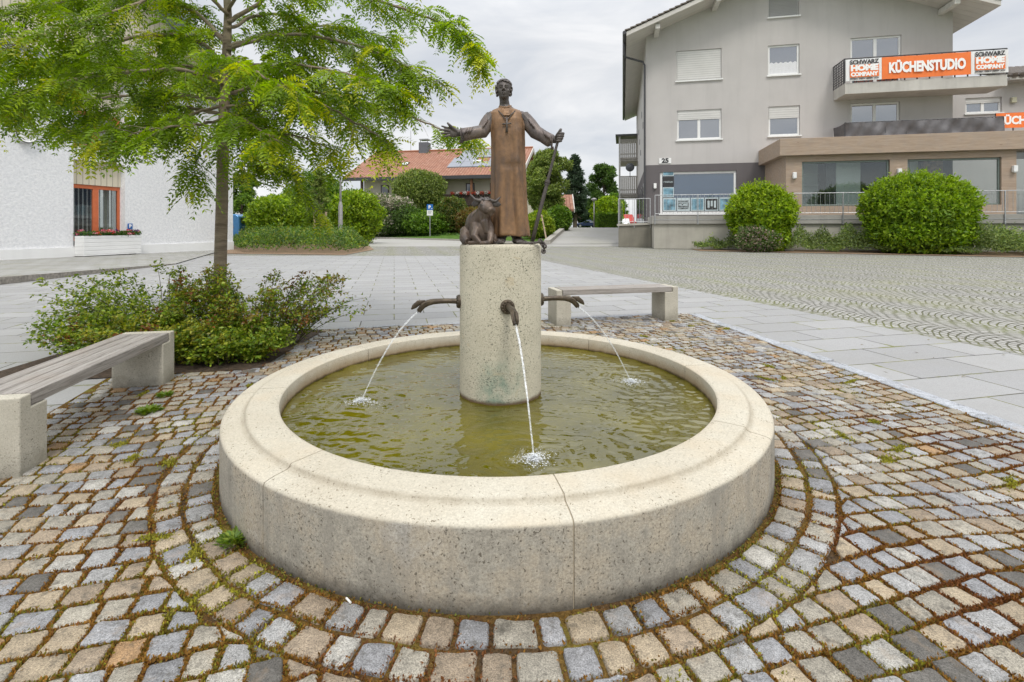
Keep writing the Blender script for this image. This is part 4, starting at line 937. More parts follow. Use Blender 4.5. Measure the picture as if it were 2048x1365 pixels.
# front balcony with its lattice end
BO = -1.8; bx0 = FB.fp(1667, 150, 0)[0]; bx1 = FB.fp(2015, 100, BO)[0]; zt = FB.fp(1690, 167, BO)[1]; zb = FB.fp(1690, 189, BO)[1]; bxf = FB.fp(1690, 150, BO)[0]
M_SLABP = m_render("pale_balcony_concrete", (.58, .56, .52), .2, 40, .3)
MB().prism([(bx0, -.002, zb), (bxf, BO, zb), (bx1, BO, zb), (bx1, -.002, zb)], (0, 0, zt-zb)).build("balcony_slab", M_SLABP, bld, bevel=.02)
zr = FB.fp(1690, 118, BO)[1]; m = MB(); m.tube([(bx0, 0, zr), (bxf, BO+.05, zr), (bx1, BO+.05, zr)], .045, 8)
for i in range(14): x = bxf+(bx1-bxf)*i/13; m.box(x-.03, x+.03, BO+.03, BO+.08, zt, zr)
for k in range(7):
    f = k/7; m.tube([(bx0+(bxf-bx0)*f, BO*f, zt), (bx0+(bxf-bx0)*f, BO*f, zr)], .03, 6)
for k in range(9): z = zt+.06+(zr-zt-.1)*k/9; m.tube([(bx0, 0, z), (bxf, BO+.05, z)], .022, 6)
m.build("balcony_railing", M_DKMET, bld)
# set-back wing
wx0 = 19.5; m = MB(); ww = rect(FB, 1931, 197, 2004, 228, 2.6); ez = FB.fp(2015, 163, 2.0)[1]; holed(m, wx0, 34, 0, lambda x: ez+.1, [ww], y=2.6); m.build("wing_wall", M_GREY, bld)
window(bld, ww, y=2.72, mull=1, shut=.30)
m = MB(); xs0 = FB.fp(2012, 152, 2.0)[0]
MB().box(xs0, 34, 1.6, 9, ez, ez+.2).build("wing_eave", M_SLABP, bld)
for i in range(16): m.tube([(xs0+.2+i*.42, 1.5, ez+.26), (xs0+.2+i*.42, 6, ez+1.9)], .19, 6)
m.build("wing_tiling", ROOFT, bld)
MB().box(FB.fp(2020, 200, 2.6)[0], FB.fp(2030, 200, 2.6)[0], 2.4, 2.59, FB.fp(2020, 207, 2.6)[1], FB.fp(2020, 196, 2.6)[1]).build("junction_box", plain("yellowed_plastic", (.55, .53, .38), .5), bld, bevel=.03)
# side balconies at the far end
for y0, y1 in ((278, 309), (352, 381)):
    yy = 21.4; z1_, z0_ = H+(HZ-y0)*57.9/F, H+(HZ-y1)*57.9/F; m = MB(); m.box(-2.1, 0, yy, yy+5.5, z0_-.75, z0_-.45); bm = m.build("side_balcony", plain("greyed_timber", (.40, .375, .34), .8, var=.2), bld)
    q = MB(); q.box(-2.1, -.02, yy-.05, yy+.05, z1_-.12, z1_); q.box(-2.1, -.02, yy-.05, yy+.05, z0_+.0, z0_+.12); q.box(-2.1, -.02, yy-.04, yy+.04, z0_-.45, z0_-.35)
    for i in range(9): x = -2.08+i*.23; q.box(x, x+.19, yy-.08, yy-.055, z0_-.55, z1_-.14)
    q.build("balustrade", plain("greyed_timber", (.40, .375, .34), .8), bm)
MB().box(-2.13, -1.93, 21.2, 21.4, .5, 12.0).build("balcony_post", plain("grey_post", (.50, .49, .47), .7), bld)
MB().box(-2.5, .0, 20.9, 26.5, 11.95, 12.15).build("balcony_roof", M_DKMET, bld)
dish = thing("satellite_dish", FB.o+FB.ux*-.85+FB.uy*21.0+Vector((0, 0, 7.6)), "dark grey satellite dish on the side balcony of the grey building", "satellite dish", rz=TH)
m = MB(); m.lathe([(0, .10), (.25, .06), (.45, -.02), (.50, -.08)], 24); d_ = m.build("reflector", plain("dish_grey", (.10, .105, .12), .4), dish, smooth=True); d_.rotation_euler = (pi/2, 0, 0); d_.location = (0, 0, .7)
MB().tube([(0, .05, .7), (0, .12, .2), (0, .12, -.45)], .04, 8).build("bracket", M_DKMET, dish); MB().tube([(0, -.05, .35), (0, -.45, .55)], .025, 6).build("feed_arm", M_DKMET, dish)

# ------------------------------------------------------------ the wood-clad shop in front of it
def solve_off(x, px):
    lo, hi = -12.0, 0.0
    for _ in range(50):
        mid = (lo+hi)/2; p = FB.o+FB.ux*x+FB.uy*mid; q = CX+F*p.x/p.y
        if q > px: lo = mid
        else: hi = mid
    return mid
fx0 = FB.fp(1517, 300, 0)[0]; FO = solve_off(fx0, 1560); wx = FB.fp(1530, 360, 0)[0]; WO = solve_off(wx, 1572); fz1, fz0 = FB.fp(1560, 278, FO)[1], FB.fp(1560, 312, FO)[1]
FX1 = 32.0
ext = thing("shop_extension", FB.o+FB.ux*fx0, "flat roofed shop front clad in knotty brown wood with two big windows", "building", rz=TH)
lx = lambda x: x-fx0
m = MB(); m.box(lx(fx0), lx(FX1), FO, -.003, fz0, fz1); m.build("fascia", M_LARCH, ext, bevel=.02)
A_ = rect(FB, 1604, 324, 1780, 413, WO); B_ = rect(FB, 1815, 317, 2003, 408, WO); xe = FB.fp(2033, 360, WO)[0]
A_ = (lx(A_[0]), A_[1], lx(A_[2]), A_[3]); B_ = (lx(B_[0]), A_[1], lx(B_[2]), A_[3]-.02)
m = MB(); holed(m, lx(wx), lx(xe), ZT, lambda x: fz0-.003, [A_, B_], y=WO, reveal=.35); m.quad((lx(wx), -.004, ZT), (lx(wx), WO, ZT), (lx(wx), WO, fz0-.003), (lx(wx), -.004, fz0-.003)); m.build("wall", M_LARCH, ext)
MB().box(lx(wx)+.05, lx(FX1), WO+.05, -.1, ZT-.05, ZT+.03).build("shop_floor", plain("shop_floor_grey", (.30, .30, .29), .4), ext)
M_CAB = plain("white_cabinet", (.66, .70, .69), .4, var=.03); M_BRICKI = plain("brown_panel", (.26, .15, .07), .7, var=.5, scale=6)
for nm, h in (("A", A_), ("B", B_)):
    w = window(ext, h, y=WO+.12, mull=0, fw=.10, frame=plain("grey_green_metal", (.20, .24, .22), .4, .3), pane=M_SHOP, sill=False, name="shop_window")
    m = MB(); dx = h[2]-h[0]
    if nm == "A":
        for x_, w_, mt, y_ in ((.0, .42, M_CAB, 3.2), (.52, .30, M_CAB, 1.7)):
            MB().box(h[0]+dx*x_, h[0]+dx*(x_+w_), WO+y_, WO+y_+.1, ZT+.05, 5.6).build("cabinet_front", mt, w)
        for k in range(4): MB().box(h[0]+.1, h[0]+dx*.4, WO+2.8, WO+3.19, 2.6+k*.75, 2.66+k*.75).build("shelf", M_CAB, w)
        MB().box(h[0]+dx*.40, h[0]+dx*.52, WO+1.6, WO+1.7, ZT+.05, 5.5).build("dark_oven_wall", M_DKMET, w)
    else:
        MB().box(h[0]+dx*.42, h[0]+dx*.64, WO+2.2, WO+2.5, ZT+.05, 5.5).build("brown_column", M_BRICKI, w)
        MB().box(h[0]+dx*.30, h[0]+dx*.40, WO+2.6, WO+2.7, ZT+.05, 5.5).build("cabinet_front", M_CAB, w)
        MB().box(h[0]+dx*.66, h[0]+dx*.9, WO+1.4, WO+2.2, 3.0, 3.1).build("counter", M_DKMET, w)
MB().box(lx(xe)+.15, lx(xe)+2.4, WO+.5, WO+.56, ZT+.03, fz0-.01).build("glass_door", M_SHOP, ext); m = MB()
for x_ in (.05, 1.2, 2.35): m.box(lx(xe)+x_, lx(xe)+x_+.12, WO+.44, WO+.499, ZT+.03, fz0-.02)
m.build("door_frame", M_DKMET, ext)
def wall_lamp(px, py, off, label):
    t_, z_ = FB.fp(px, py, off); w = thing("wall_lamp", FB.o+FB.ux*t_+FB.uy*off+Vector((0, 0, z_)), label, "wall lamp", "white box wall lamps", rz=TH)
    MB().box(-.10, .10, -.20, -.004, -.19, .17).build("housing", M_WHITE, w, bevel=.02); MB().box(-.07, .07, -.16, -.03, -.23, -.192).build("diffuser", plain("opal_glass", (.7, .7, .66), .3), w)
wall_lamp(1310, 372, 0, "white box wall lamp left of the shop window on dark wall"); wall_lamp(1588, 351, WO, "white box wall lamp at the left end of the wood cladding"); wall_lamp(1797, 344, WO, "white box wall lamp between the two big wood clad shop windows"); wall_lamp(2027, 338, WO, "white box wall lamp beside the glass door at the right edge")

# banners and the tarpaulin
M_ORANGE = plain("orange_vinyl", (.84, .19, .035), .5, var=.06, scale=2); M_VINYL = plain("white_vinyl", (.82, .82, .82), .5, var=.05, scale=2); M_VTXT = plain("white_print", (.88, .88, .87), .5, var=.02)
bz1, bz0 = FB.fp(1690, 121, BO)[1], FB.fp(1690, 164, BO)[1]; BY = BO-.06
ban = thing("banner", FB.o+FB.ux*bxf+FB.uy*BY+Vector((0, 0, bz0)), "long orange and white banner reading KÜCHENSTUDIO along the upper balcony", "banner", rz=TH)
xa, xb_ = FB.fp(1762, 130, BO)[0]-bxf, FB.fp(1940, 120, BO)[0]-bxf; xc = bx1-bxf; bh = bz1-bz0
def panel(x0, x1, mat, name):                       # vinyl with slight slack between its ties
    m = MB(); n = 24; P = [(x0+(x1-x0)*i/n, -.02-.02*sin(i*1.1)-.015*sin(i*.37)) for i in range(n+1)]
    for i in range(n):
        (a, ya), (b, yb) = P[i], P[i+1]; m.quad((a, ya, 0), (b, yb, 0), (b, yb+.01, bh), (a, ya+.01, bh)); m.quad((b, yb+.02, 0), (a, ya+.02, 0), (a, ya+.03, bh), (b, yb+.03, bh))
    return m.build(name, mat, ban, smooth=True)
panel(.02, xa-.01, M_VINYL, "logo_panel"); panel(xa+.01, xb_-.01, M_ORANGE, "orange_panel"); panel(xb_+.01, xc-.02, M_VINYL, "logo_panel")
text("KÜCHENSTUDIO", bh*.62, M_VTXT, "lettering", ban, ((xa+xb_)/2+.05, -.075, bh*.47), bold=.045, width=(xb_-xa)*.86)
for cx, wd in (((.02+xa)/2+.02, (xa)*.80), ((xb_+xc)/2, (xc-xb_)*.80)):
    text("SCHWARZ", bh*.27, M_INK, "lettering", ban, (cx, -.08, bh*.84), bold=.014, width=wd)
    MB().box(cx-wd/2, cx+wd/2, -.085, -.07, bh*.155, bh*.715).build("logo_block", M_ORANGE, ban); text("HOME", bh*.36, M_VTXT, "lettering", ban, (cx, -.092, bh*.565), bold=.035, width=wd*.95)
    text("COMPANY", bh*.24, M_VTXT, "lettering", ban, (cx, -.092, bh*.275), bold=.022, width=wd*.95); text("MÖBEL DEIN LEBEN AUF", bh*.08, M_INK, "lettering", ban, (cx, -.08, bh*.08), bold=.004, width=wd)
tz1, tz0 = FB.fp(1690, 246, BO)[1], fz1+.01; tx1 = FB.fp(2008, 240, BO)[0]; tx0 = FB.fp(1667, 262, 0)[0]
tarp = thing("tarpaulin", FB.o+FB.ux*tx0+Vector((0, 0, tz0)), "dark grey tarpaulin stretched over the terrace railing below the banner", "tarpaulin", rz=TH)
m = MB(); n, k = 90, 10; th_ = tz1-tz0; path = []
for i in range(n+1):
    f = i/n; path.append((f/.1*(bxf-tx0), BO*f/.1) if f < .1 else (bxf-tx0+(tx1-bxf)*(f-.1)/.9, BO))
V = []
for i, (x, y) in enumerate(path):
    for j in range(k+1):
        v = j/k; sag = .10*sin(i*.55)*(1-abs(2*v-1))+.06*sin(i*.21+v*5)+.05*sin(i*.9-v*7); V.append((x, y-.05-sag*.8, v*(th_-.06*abs(sin(i*.35)))))
m.add(V, [(i*(k+1)+j, (i+1)*(k+1)+j, (i+1)*(k+1)+j+1, i*(k+1)+j+1) for i in range(n) for j in range(k)])
m.build("sheet", plain("grey_tarp_cloth", (.115, .11, .115), .6, var=.2, scale=3), tarp, smooth=True)
m = MB()
for i in range(16): x = bxf-tx0+(tx1-bxf)*i/15; m.box(x-.02, x+.02, BO+.02, BO+.06, 0, th_)
m.tube([(bxf-tx0, BO+.04, th_), (tx1-tx0, BO+.04, th_)], .03, 6); m.build("railing", M_DKMET, tarp)
b2 = thing("banner", FB.o+FB.ux*(tx1-.35)+FB.uy*(BO+.12)+Vector((0, 0, FB.fp(2010, 256, BO)[1])), "second orange banner with white lettering cut off by the right edge", "banner", rz=TH)
b2h = FB.fp(2010, 226, BO)[1]-FB.fp(2010, 256, BO)[1]; MB().box(0, 6.5, -.03, 0, 0, b2h).build("orange_panel", M_ORANGE, b2); text("KÜCHENSTUDIO", b2h*.72, M_VTXT, "lettering", b2, (2.12, -.04, b2h*.47), bold=.03, width=4.1)
m = MB(); m.tube([(0, .05, b2h), (6.5, .05, b2h)], .03, 6)
for i in range(8): m.box(i*.9, i*.9+.05, .02, .07, -.6, b2h)
m.build("railing", M_DKMET, b2)

# ------------------------------------------------------------ terrace wall, steps and railings
FT = Frame((1308-CX)/F*31.3, 31.3, TH)
ter = thing("terrace_wall", FT.o, "stained concrete loading terrace wall below the shop windows with a ledge", "wall", rz=TH)
MB().box(0, 34, 0, 6.4, 0, 1.55).build("retaining_wall", M_CONC, ter, bevel=.02)
MB().box(-.12, 34, -.14, 6.4, 1.553, ZT).build("ledge", m_render("weathered_ledge_concrete", (.40, .385, .355), .2, 40, .3), ter, bevel=.02)
MB().box(-.05, 34, -.155, -.139, 1.80, 1.83).build("ledge_strip", M_GALV, ter)
ram = thing("ramp_wall", FT.o+FT.ux*-2.2+FT.uy*2.5, "low mossy concrete wall carrying a railing beside the driveway ramp", "wall", rz=TH)
MB().prism([(0, 0, 0), (2.18, 0, 0), (2.18, 0, 1.50), (0, 0, 1.42)], (0, 9, 0)).build("retaining_wall", m_render("mossy_concrete", (.33, .31, .255), .3, 30, .5), ram, bevel=.02); MB().prism([(-.1, -.1, 1.44), (2.19, -.1, 1.52), (2.19, -.1, 1.66), (-.1, -.1, 1.58)], (0, 9, 0)).build("coping", M_CONC, ram)
def rail(loc, L, h, zoff, label, step=.20, post=2.6, low=.12):
    t = thing("railing", loc, label, "railing", "steel bar railings", rz=TH); m = MB(); m.tube([(0, 0, h), (L, 0, h)], .022, 8); m.build("top_rail", M_GALV, t)
    MB().tube([(0, 0, low), (L, 0, low)], .018, 6).build("bottom_rail", M_GALV, t)
    n = max(1, int(round(L/post)))
    for i in range(n+1): x = L*i/n; MB().box(x-.025, x+.025, -.03, .03, zoff, h).build("post", M_GALV, t)
    k = int(L/step); k = min(k, 95)
    for i in range(1, k): x = L*i/k; MB().tube([(x, 0, low), (x, 0, h)], .010, 5, cap=False).build("bar", M_GALV, t)
hr = FT.fp(1320, 391, -.1)[1]-ZT
rail(FT.o+FT.ux*.05+FT.uy*-.19+Vector((0, 0, ZT)), 7.6, hr, -.55, "steel bar railing on the terrace ledge in front of the poster window", .22)
rail(FT.o+FT.ux*7.9+FT.uy*-.19+Vector((0, 0, ZT)), 21.0, hr, -.55, "long steel bar railing on the terrace ledge behind the round bushes", .24, 2.7)
rail(FT.o+FT.ux*-2.2+FT.uy*2.45+Vector((0, 0, 1.6)), 2.1, 1.7, -.3, "short steel railing on the low ramp wall beside the driveway", .22, 1.05)
st = thing("handrail", FT.o+FT.ux*4.3+FT.uy*-1.0, "bent steel handrail of the small steps behind the first round bush", "handrail", rz=TH)
for dx in (0, .8): MB().tube([(dx, .7, 0), (dx, .7, 1.0), (dx+.15, .7, 1.35), (dx+.5, .7, 1.75), (dx+1.3, .7, 2.2), (dx+1.3, .7, 1.56)], .025, 7).build("tube", M_GALV, st, smooth=True)
stp = thing("stair", FT.o+FT.ux*5.2+FT.uy*-.72, "small concrete steps up to the terrace behind the first round bush", "steps", rz=TH)
for k in range(4): MB().box(k*.42, 2.4, -.6, .55, .36*k+.002, .36*(k+1)).build("step", M_CONC, stp, bevel=.01)
MB().obox((0, 0, .22), (.62, .5, .44), .1).build("kerb_block", M_CONC, origin=None).location = G(1398, 498)
tag(bpy.data.objects["kerb_block"], "small concrete kerb block at the foot of the terrace wall", "block")

# ------------------------------------------------------------ white building on the left
FL = Frame(-19.2, 18.7, math.atan2(.976, .2164)); LA = FL.ang
wb = thing("rendered_building", (FL.o.x, FL.o.y, 0), "white roughcast building with cream boarded gable at the left", "building", rz=LA)
M_ROUGH = None
t = NT("white_roughcast"); co = t.coord('Object'); mp = t.n('Mapping', Scale=(1, 1, 1.15)); t.l(co, mp.inputs[0]); n1 = t.noise(mp.outputs[0], 8.5, 6, .78, .3); n2 = t.noise(co, .4, 4)
t.base(t.mix(t.ramp(n1, [(.35, 0), (.62, 1)]), (.68, .69, .71), t.ramp(n2, [(.3, (.84, .84, .85)), (.7, (.90, .90, .90))])), .9, 0, .2); t.bump(n1, .6, .06); M_ROUGH = t.m
M_CREAM = m_slats("cream_boards", (.66, .60, .47), .26, 0, .5); M_PLINTH = m_render("white_plinth", (.82, .82, .81), .1, 30, .08)
xr = FL.fp(466, 480)[0]; ZW = 8.25; rx0, rx1 = FL.fp(147, 420)[0], FL.fp(250, 420)[0]
m = MB(); holed(m, -7, xr, .50, lambda x: ZW, [(rx0, .50, rx1, ZW-.02)], reveal=.55); m.quad((xr, 0, .5), (xr, 9, .5), (xr, 9, ZW), (xr, 0, ZW)); m.build("wall", M_ROUGH, wb)
m = MB(); m.box(-7, rx0, -.06, .3, 0, .50); m.box(rx1, xr, -.06, .3, 0, .50); m.box(rx0, rx1, .2, .5, 0, .5); m.build("plinth", M_PLINTH, wb)
zv = lambda x: 8.35+.73*(xr-x)
m = MB(); m.prism([(-7, -.10, ZW+.12), (xr, -.10, ZW+.12), (xr, -.10, zv(xr)), (-4, -.10, zv(-4)), (-7, -.10, zv(-4))], (0, .4, 0)); m.build("gable_cladding", M_CREAM, wb)
MB().box(-7, xr+.05, -.16, .1, ZW, ZW+.12).build("drip_edge", plain("zinc", (.32, .34, .36), .5, .3), wb)
m = MB(); m.prism([(xr+1.35, -1.2, zv(xr)-.95), (-4, -1.2, zv(-4)+.05), (-4, -1.2, zv(-4)+.40), (xr+1.35, -1.2, zv(xr)-.60)], (0, 12, 0)); m.build("roof", m_slats("blue_grey_metal_roof", (.26, .31, .36), .3, 1, .6), wb)
# recess: window, boards, upper window
gz1 = FL.fp(148, 368, .3)[1]; cz1 = FL.fp(148, 320, .3)[1]; M_OR = plain("orange_frame_paint", (.56, .145, .055), .5, var=.1)
hx1 = FL.fp(232, 420, .3)[0]
w = window(wb, (rx0, .75, hx1+.25, gz1), y=.30, mull=1, fw=.17, frame=M_OR, pane=m_glass("dark_window_glass", (.02, .022, .025), .10, .75), sill=False)
m = MB()
for i in range(11): x = rx0+.22+i*.18; m.box(x, x+.035, .52, .545, .8, gz1-.1)
m.build("vertical_blind", M_WHITE, w); MB().box(hx1-.35, hx1-.12, .56, .60, .8, gz1-.1).build("curtain", plain("cream_curtain", (.6, .57, .47), .9), w)
MB().box(rx0, rx1, 1.6, 1.7, .5, 8).build("room_wall", plain("dim_room", (.07, .065, .06), .9), wb)
MB().box(rx0, rx1, .25, .55, gz1, cz1).build("recess_cladding", M_CREAM, wb); MB().box(rx0, rx1, .02, .5, cz1, cz1+.55).build("spandrel", M_PLINTH, wb)
window(wb, (rx0, cz1+.56, rx1, cz1+2.2), y=.30, mull=1, fw=.17, frame=M_OR, sill=False); MB().box(rx0, rx1, .25, .55, cz1+2.2, ZW-.03).build("recess_cladding", M_CREAM, wb)
psg = thing("parking_sign", FL.o+FL.ux*(FL.fp(259, 453)[0])+FL.uy*-.03+Vector((0, 0, FL.fp(259, 453)[1])), "small blue parking sign screwed to the white wall beside the window", "sign", rz=LA)
M_BLUE = plain("sign_blue", (.015, .13, .42), .4, var=.04); MB().box(-.12, .12, -.012, .0, -.13, .13).build("plate", M_BLUE, psg, bevel=.004); text("P", .22, M_VTXT, "lettering", psg, (0, -.018, 0), bold=.012)
bx = FL.fp(150, 490, -.55)[0]; be = FL.fp(264, 490, -.55)[0]
fb = thing("planter_box", FL.o+FL.ux*rx0+FL.uy*-.55, "white boarded planter box full of red and pink flowers under the window", "planter", rz=LA)
L_ = rx1-rx0+.35; m = MB(); m.box(.0, L_, .0, .50, .12, .98); m.build("box", m_slats("white_painted_boards", (.80, .80, .79), .17, 2, .85), fb, bevel=.015)
for x in (.2, L_-.3): MB().box(x, x+.12, .1, .4, 0, .118).build("foot", M_DKMET, fb)
MB().box(.03, L_-.03, .03, .47, .97, .99).build("soil", plain("dark_mulch", (.075, .05, .032), .95), fb)
n = 1400; P = np.stack([NPR.random(n)*L_, NPR.random(n)*.55-.03, .98+NPR.random(n)*.16], 1); leaf_obj("flower_leaf", P, NPR.normal(size=(n, 3))+[0, 0, .6], NPR.normal(size=(n, 3)), .09, .06, pal(n, [(.03, .09, .015), (.09, .17, .03)]), leafmat("leaf_matte"), fb)
P = []; C = []
for k in range(46):
    x = R.random()*L_; y = R.random()*.5-.05; z = 1.05+R.random()*.16; c = R.choice([(.75, .07, .02), (.70, .10, .02), (.72, .22, .30), (.60, .05, .08), (.78, .35, .40), (.10, .03, .16)])
    for _ in range(26): P.append((x+R.gauss(0, .04), y+R.gauss(0, .04), z+R.gauss(0, .03))); C.append(c)
n = len(P); leaf_obj("flower", np.array(P), NPR.normal(size=(n, 3)), NPR.normal(size=(n, 3)), .05, .045, np.array(C)*(.8+.4*NPR.random((n, 1))), leafmat("petal", .3), fb)
rs = thing("round_sign", FL.o+FL.ux*FL.fp(49, 268)[0]+FL.uy*-.05+Vector((0, 0, FL.fp(49, 268)[1])), "round white disc with a dark rim high on the white wall", "sign", rz=LA)
o = MB().lathe([(0, .10), (.30, .10), (.33, .12), (.36, .10), (.37, .0), (0, 0)], 32).build("face", M_WHITE, rs, smooth=True, angle=radians(30)); o.rotation_euler = (pi/2, 0, 0)
o = MB().tube([(.355*cos(i*pi/16), .355*sin(i*pi/16), .10) for i in range(33)], .022, 8).build("rim", M_DKMET, rs, smooth=True); o.rotation_euler = (pi/2, 0, 0)
# raised pavement and its kerb
K0, K1, K2 = G(-260, 592), G(0, 570), G(352, 529); wl0, wl1 = FL.o+FL.ux*-6.9, FL.o+FL.ux*11.2
poly = [(-17.2, 7.0), (K1.x, K1.y), (K2.x, K2.y), (wl1.x-.3, wl1.y), (wl0.x, wl0.y), (-26, 9)]
t = NT("grey_pavement_slabs"); co = t.coord('Object'); br = t.n('TexBrick', Color1=(.30, .295, .28, 1), Color2=(.36, .355, .34, 1), Mortar=(.10, .11, .05, 1)); br.inputs['Scale'].default_value = 1; br.inputs['Brick Width'].default_value = .6; br.inputs['Row Height'].default_value = .4; br.inputs['Mortar Size'].default_value = .012
t.l(co, br.inputs['Vector']); c = t.mix(t.ramp(t.noise(co, .8, 6, .7), [(.5, 0), (.7, .5)]), br.outputs['Color'], (.20, .20, .11)); t.base(c, .85, 0, .2); M_PAVE = t.m
m = MB(); hz = [.17, .17, .03, .03, .17, .17]; m.add([(p[0], p[1], z) for p, z in zip(poly, hz)], [tuple(range(6))]); tag(m.build("pavement", M_PAVE), kind='structure')
m = MB(); a, b, c = Vector((-17.2, 7.0, 0)), K1, K2; nrm = Vector((.16, -.02, 0))
for p, q, h0, h1 in ((a, b, .175, .175), (b, c, .175, .03)): m.add([p, q, q+Vector((0, 0, h1)), p+Vector((0, 0, h0)), p-nrm, q-nrm, q-nrm+Vector((0, 0, h1)), p-nrm+Vector((0, 0, h0))], [(0, 1, 2, 3), (3, 2, 6, 7)])
tag(m.build("kerb", plain("rough_granite_kerb", (.24, .22, .19), .9, var=.4, scale=14, bump=.6)), kind='structure')
# ------------------------------------------------------------ rising ground behind: driveway ramp, verge, plateau
ra, rb, rc, rd = G(1100, 488.5), G(1246, 487.5), W(1241, 452.5, 58), W(1136, 456.2, 58)
PZ = 1.30
tag(MB().add([ra, rb, (rc.x, 58, PZ), (rd.x, 58, PZ), (rc.x+1, 74, PZ+.01), (rd.x-.5, 74, PZ+.01)], [(0, 1, 2, 3), (3, 2, 4, 5)]).build("driveway", M_ASPH), kind='structure')
m = MB(); fr = [G(560, 474.5), G(640, 475), G(760, 477), G(900, 481), G(1030, 486), G(1098, 489)]; fr = [Vector((-90, fr[0].y+4, 0))]+fr
V = []
for p in fr: V += [(p.x, p.y, .10), (p.x+.5, p.y+4, .30), (p.x+1.5, p.y+12, .95)]
e = len(fr); V += [(rd.x-.2, 58.2, PZ-.05), (rd.x-2, 75, PZ), (-90, 85, PZ)]; f = [(3*i+k, 3*i+3+k, 3*i+4+k, 3*i+1+k) for i in range(e-1) for k in range(2)]
b = len(V)-3; f += [(3*(e-1)+1, b, 3*(e-1)+2), (3*(e-1), b, 3*(e-1)+1), (3*(e-1)+2, b, b+1, b+2, 2)]
f[-1:] = [(3*i+2, 3*i+5, b+1) for i in range(e-1)]+[(3*(e-1)+2, b, b+1), (2, b+1, b+2)]
tag(m.add(V, f).build("grass_verge", M_GRASS, smooth=True), kind='structure')
tag(MB().box(-150, 150, 73.5, 300, -.05, PZ-.02).build("upper_ground", M_GRASS), kind='structure')
m = MB()
for p, q in zip(fr[1:-1], fr[2:]): d = (q-p).normalized(); n_ = Vector((-d.y, d.x, 0))*.18; m.prism([p, q, q+n_, p+n_], (0, 0, .14))
tag(m.build("verge_kerb", plain("pale_kerb_stone", (.36, .34, .30), .85, var=.2)), kind='structure')
kb = MB(); p, q = ra, Vector((rd.x, 58, PZ)); kb.add([p, q, q+Vector((-.5, 0, 0)), p+Vector((-.5, 0, 0)), p+Vector((0, 0, .32)), q+Vector((0, 0, .3)), q+Vector((-.5, 0, .3)), p+Vector((-.5, 0, .32))], [(0, 1, 5, 4), (4, 5, 6, 7), (3, 0, 4, 7), (2, 3, 7, 6)])
tag(kb.build("driveway_kerb", plain("pale_kerb_stone", (.36, .34, .30), .85)), kind='structure')

# ------------------------------------------------------------ the chalet with the red roof
TC = radians(-11.5); FH = Frame((728-CX)/F*74, 74, TC)
ch = thing("chalet", (FH.o.x, FH.o.y, 0), "cream two storey house with red tiled roof, solar panels and flowered balcony", "house", rz=TC)
M_CRM = m_render("cream_render", (.70, .66, .54), .15, 20, .06); M_BRN = plain("brown_stained_wood", (.065, .042, .032), .7, var=.25); M_BRN2 = plain("warm_brown_post", (.20, .09, .04), .7)
def m_tiles():
    t = NT("red_clay_tiles"); co = t.coord('Object'); mp = t.n('Mapping', Scale=(1, 1.12, 1)); t.l(co, mp.inputs[0])
    br = t.n('TexBrick', Color1=(.30, .148, .102, 1), Color2=(.39, .218, .155, 1), Mortar=(.17, .07, .04, 1)); br.inputs['Scale'].default_value = 1; br.inputs['Brick Width'].default_value = .42; br.inputs['Row Height'].default_value = .48; br.inputs['Mortar Size'].default_value = .05; br.inputs['Mortar Smooth'].default_value = .4; br.offset = 0
    t.l(mp.outputs[0], br.inputs['Vector']); c = t.mix(t.ramp(t.noise(co, .5, 5), [(.4, 0), (.75, .5)]), br.outputs['Color'], (.36, .16, .10)); t.base(c, .8, 0, .25); t.bump(t.math('MULTIPLY', br.outputs['Fac'], -1), .6, .05); return t.m
M_TILE = m_tiles()
we = FH.fp(1052, 380)[0]; hz1 = FH.fp(728, 356, -2)[1]+1.0; bt = FH.fp(900, 391, -1.7)[1]
MB().box(0, we, 0, 16, 0, hz1).build("wall", M_CRM, ch)
rl = FH.fp(686, 354, -2)[0]; ez_ = FH.fp(686, 356, -2)[1]; rr_ = FH.fp(1066, 298, 8)[0]; rz_ = FH.fp(900, 301.5, 8)[1]
m = MB(); m.prism([(rl, -2, ez_), (rl, 8, rz_), (rl, 18, ez_), (rl, 18, ez_-.35), (rl, 8, rz_-.35), (rl, -2, ez_-.35)], (rr_-rl, 0, 0)); rf = m.build("roof", M_TILE, ch)
m = MB()
for x in (rl-.12, rr_): m.prism([(x, -2.1, ez_+.06), (x, 8, rz_+.06), (x, 18.1, ez_+.06), (x, 18.1, ez_-.6), (x, 8, rz_-.55), (x, -2.1, ez_-.6)], (.12, 0, 0))
m.build("verge_board", plain("pale_verge_board", (.55, .52, .48), .7), rf)
MB().box(rl, rr_, -2.22, -2.0, ez_-.5, ez_-.02).build("gutter", M_DKMET, rf)
cx_ = FH.fp(850, 295, 8)[0]; c_ = MB().box(cx_-.75, cx_+.75, 7.2, 8.6, rz_-.9, rz_+1.35).build("chimney", plain("slate_chimney", (.12, .125, .14), .7), rf); m = MB(); m.box(cx_-.7, cx_+.8, 7.2, 8.6, rz_+1.75, rz_+1.9); [m.box(cx_+sx-.04, cx_+sx+.04, 7.5, 7.6, rz_+1.35, rz_+1.76) for sx in (-.6, .6)]; m.build("chimney_cap", M_GALV, c_)
ant = MB().tube([(cx_-2.4, 7.9, rz_), (cx_-2.4, 7.9, rz_+3.4)], .03, 6).build("antenna", M_DKMET, rf)
MB().tube([(rl, 8, rz_+.08), (rr_, 8, rz_+.08)], .16, 8).build("ridge_tile", plain("ridge_red", (.36, .15, .08), .8), rf)
sl_ = (rz_-ez_)/10
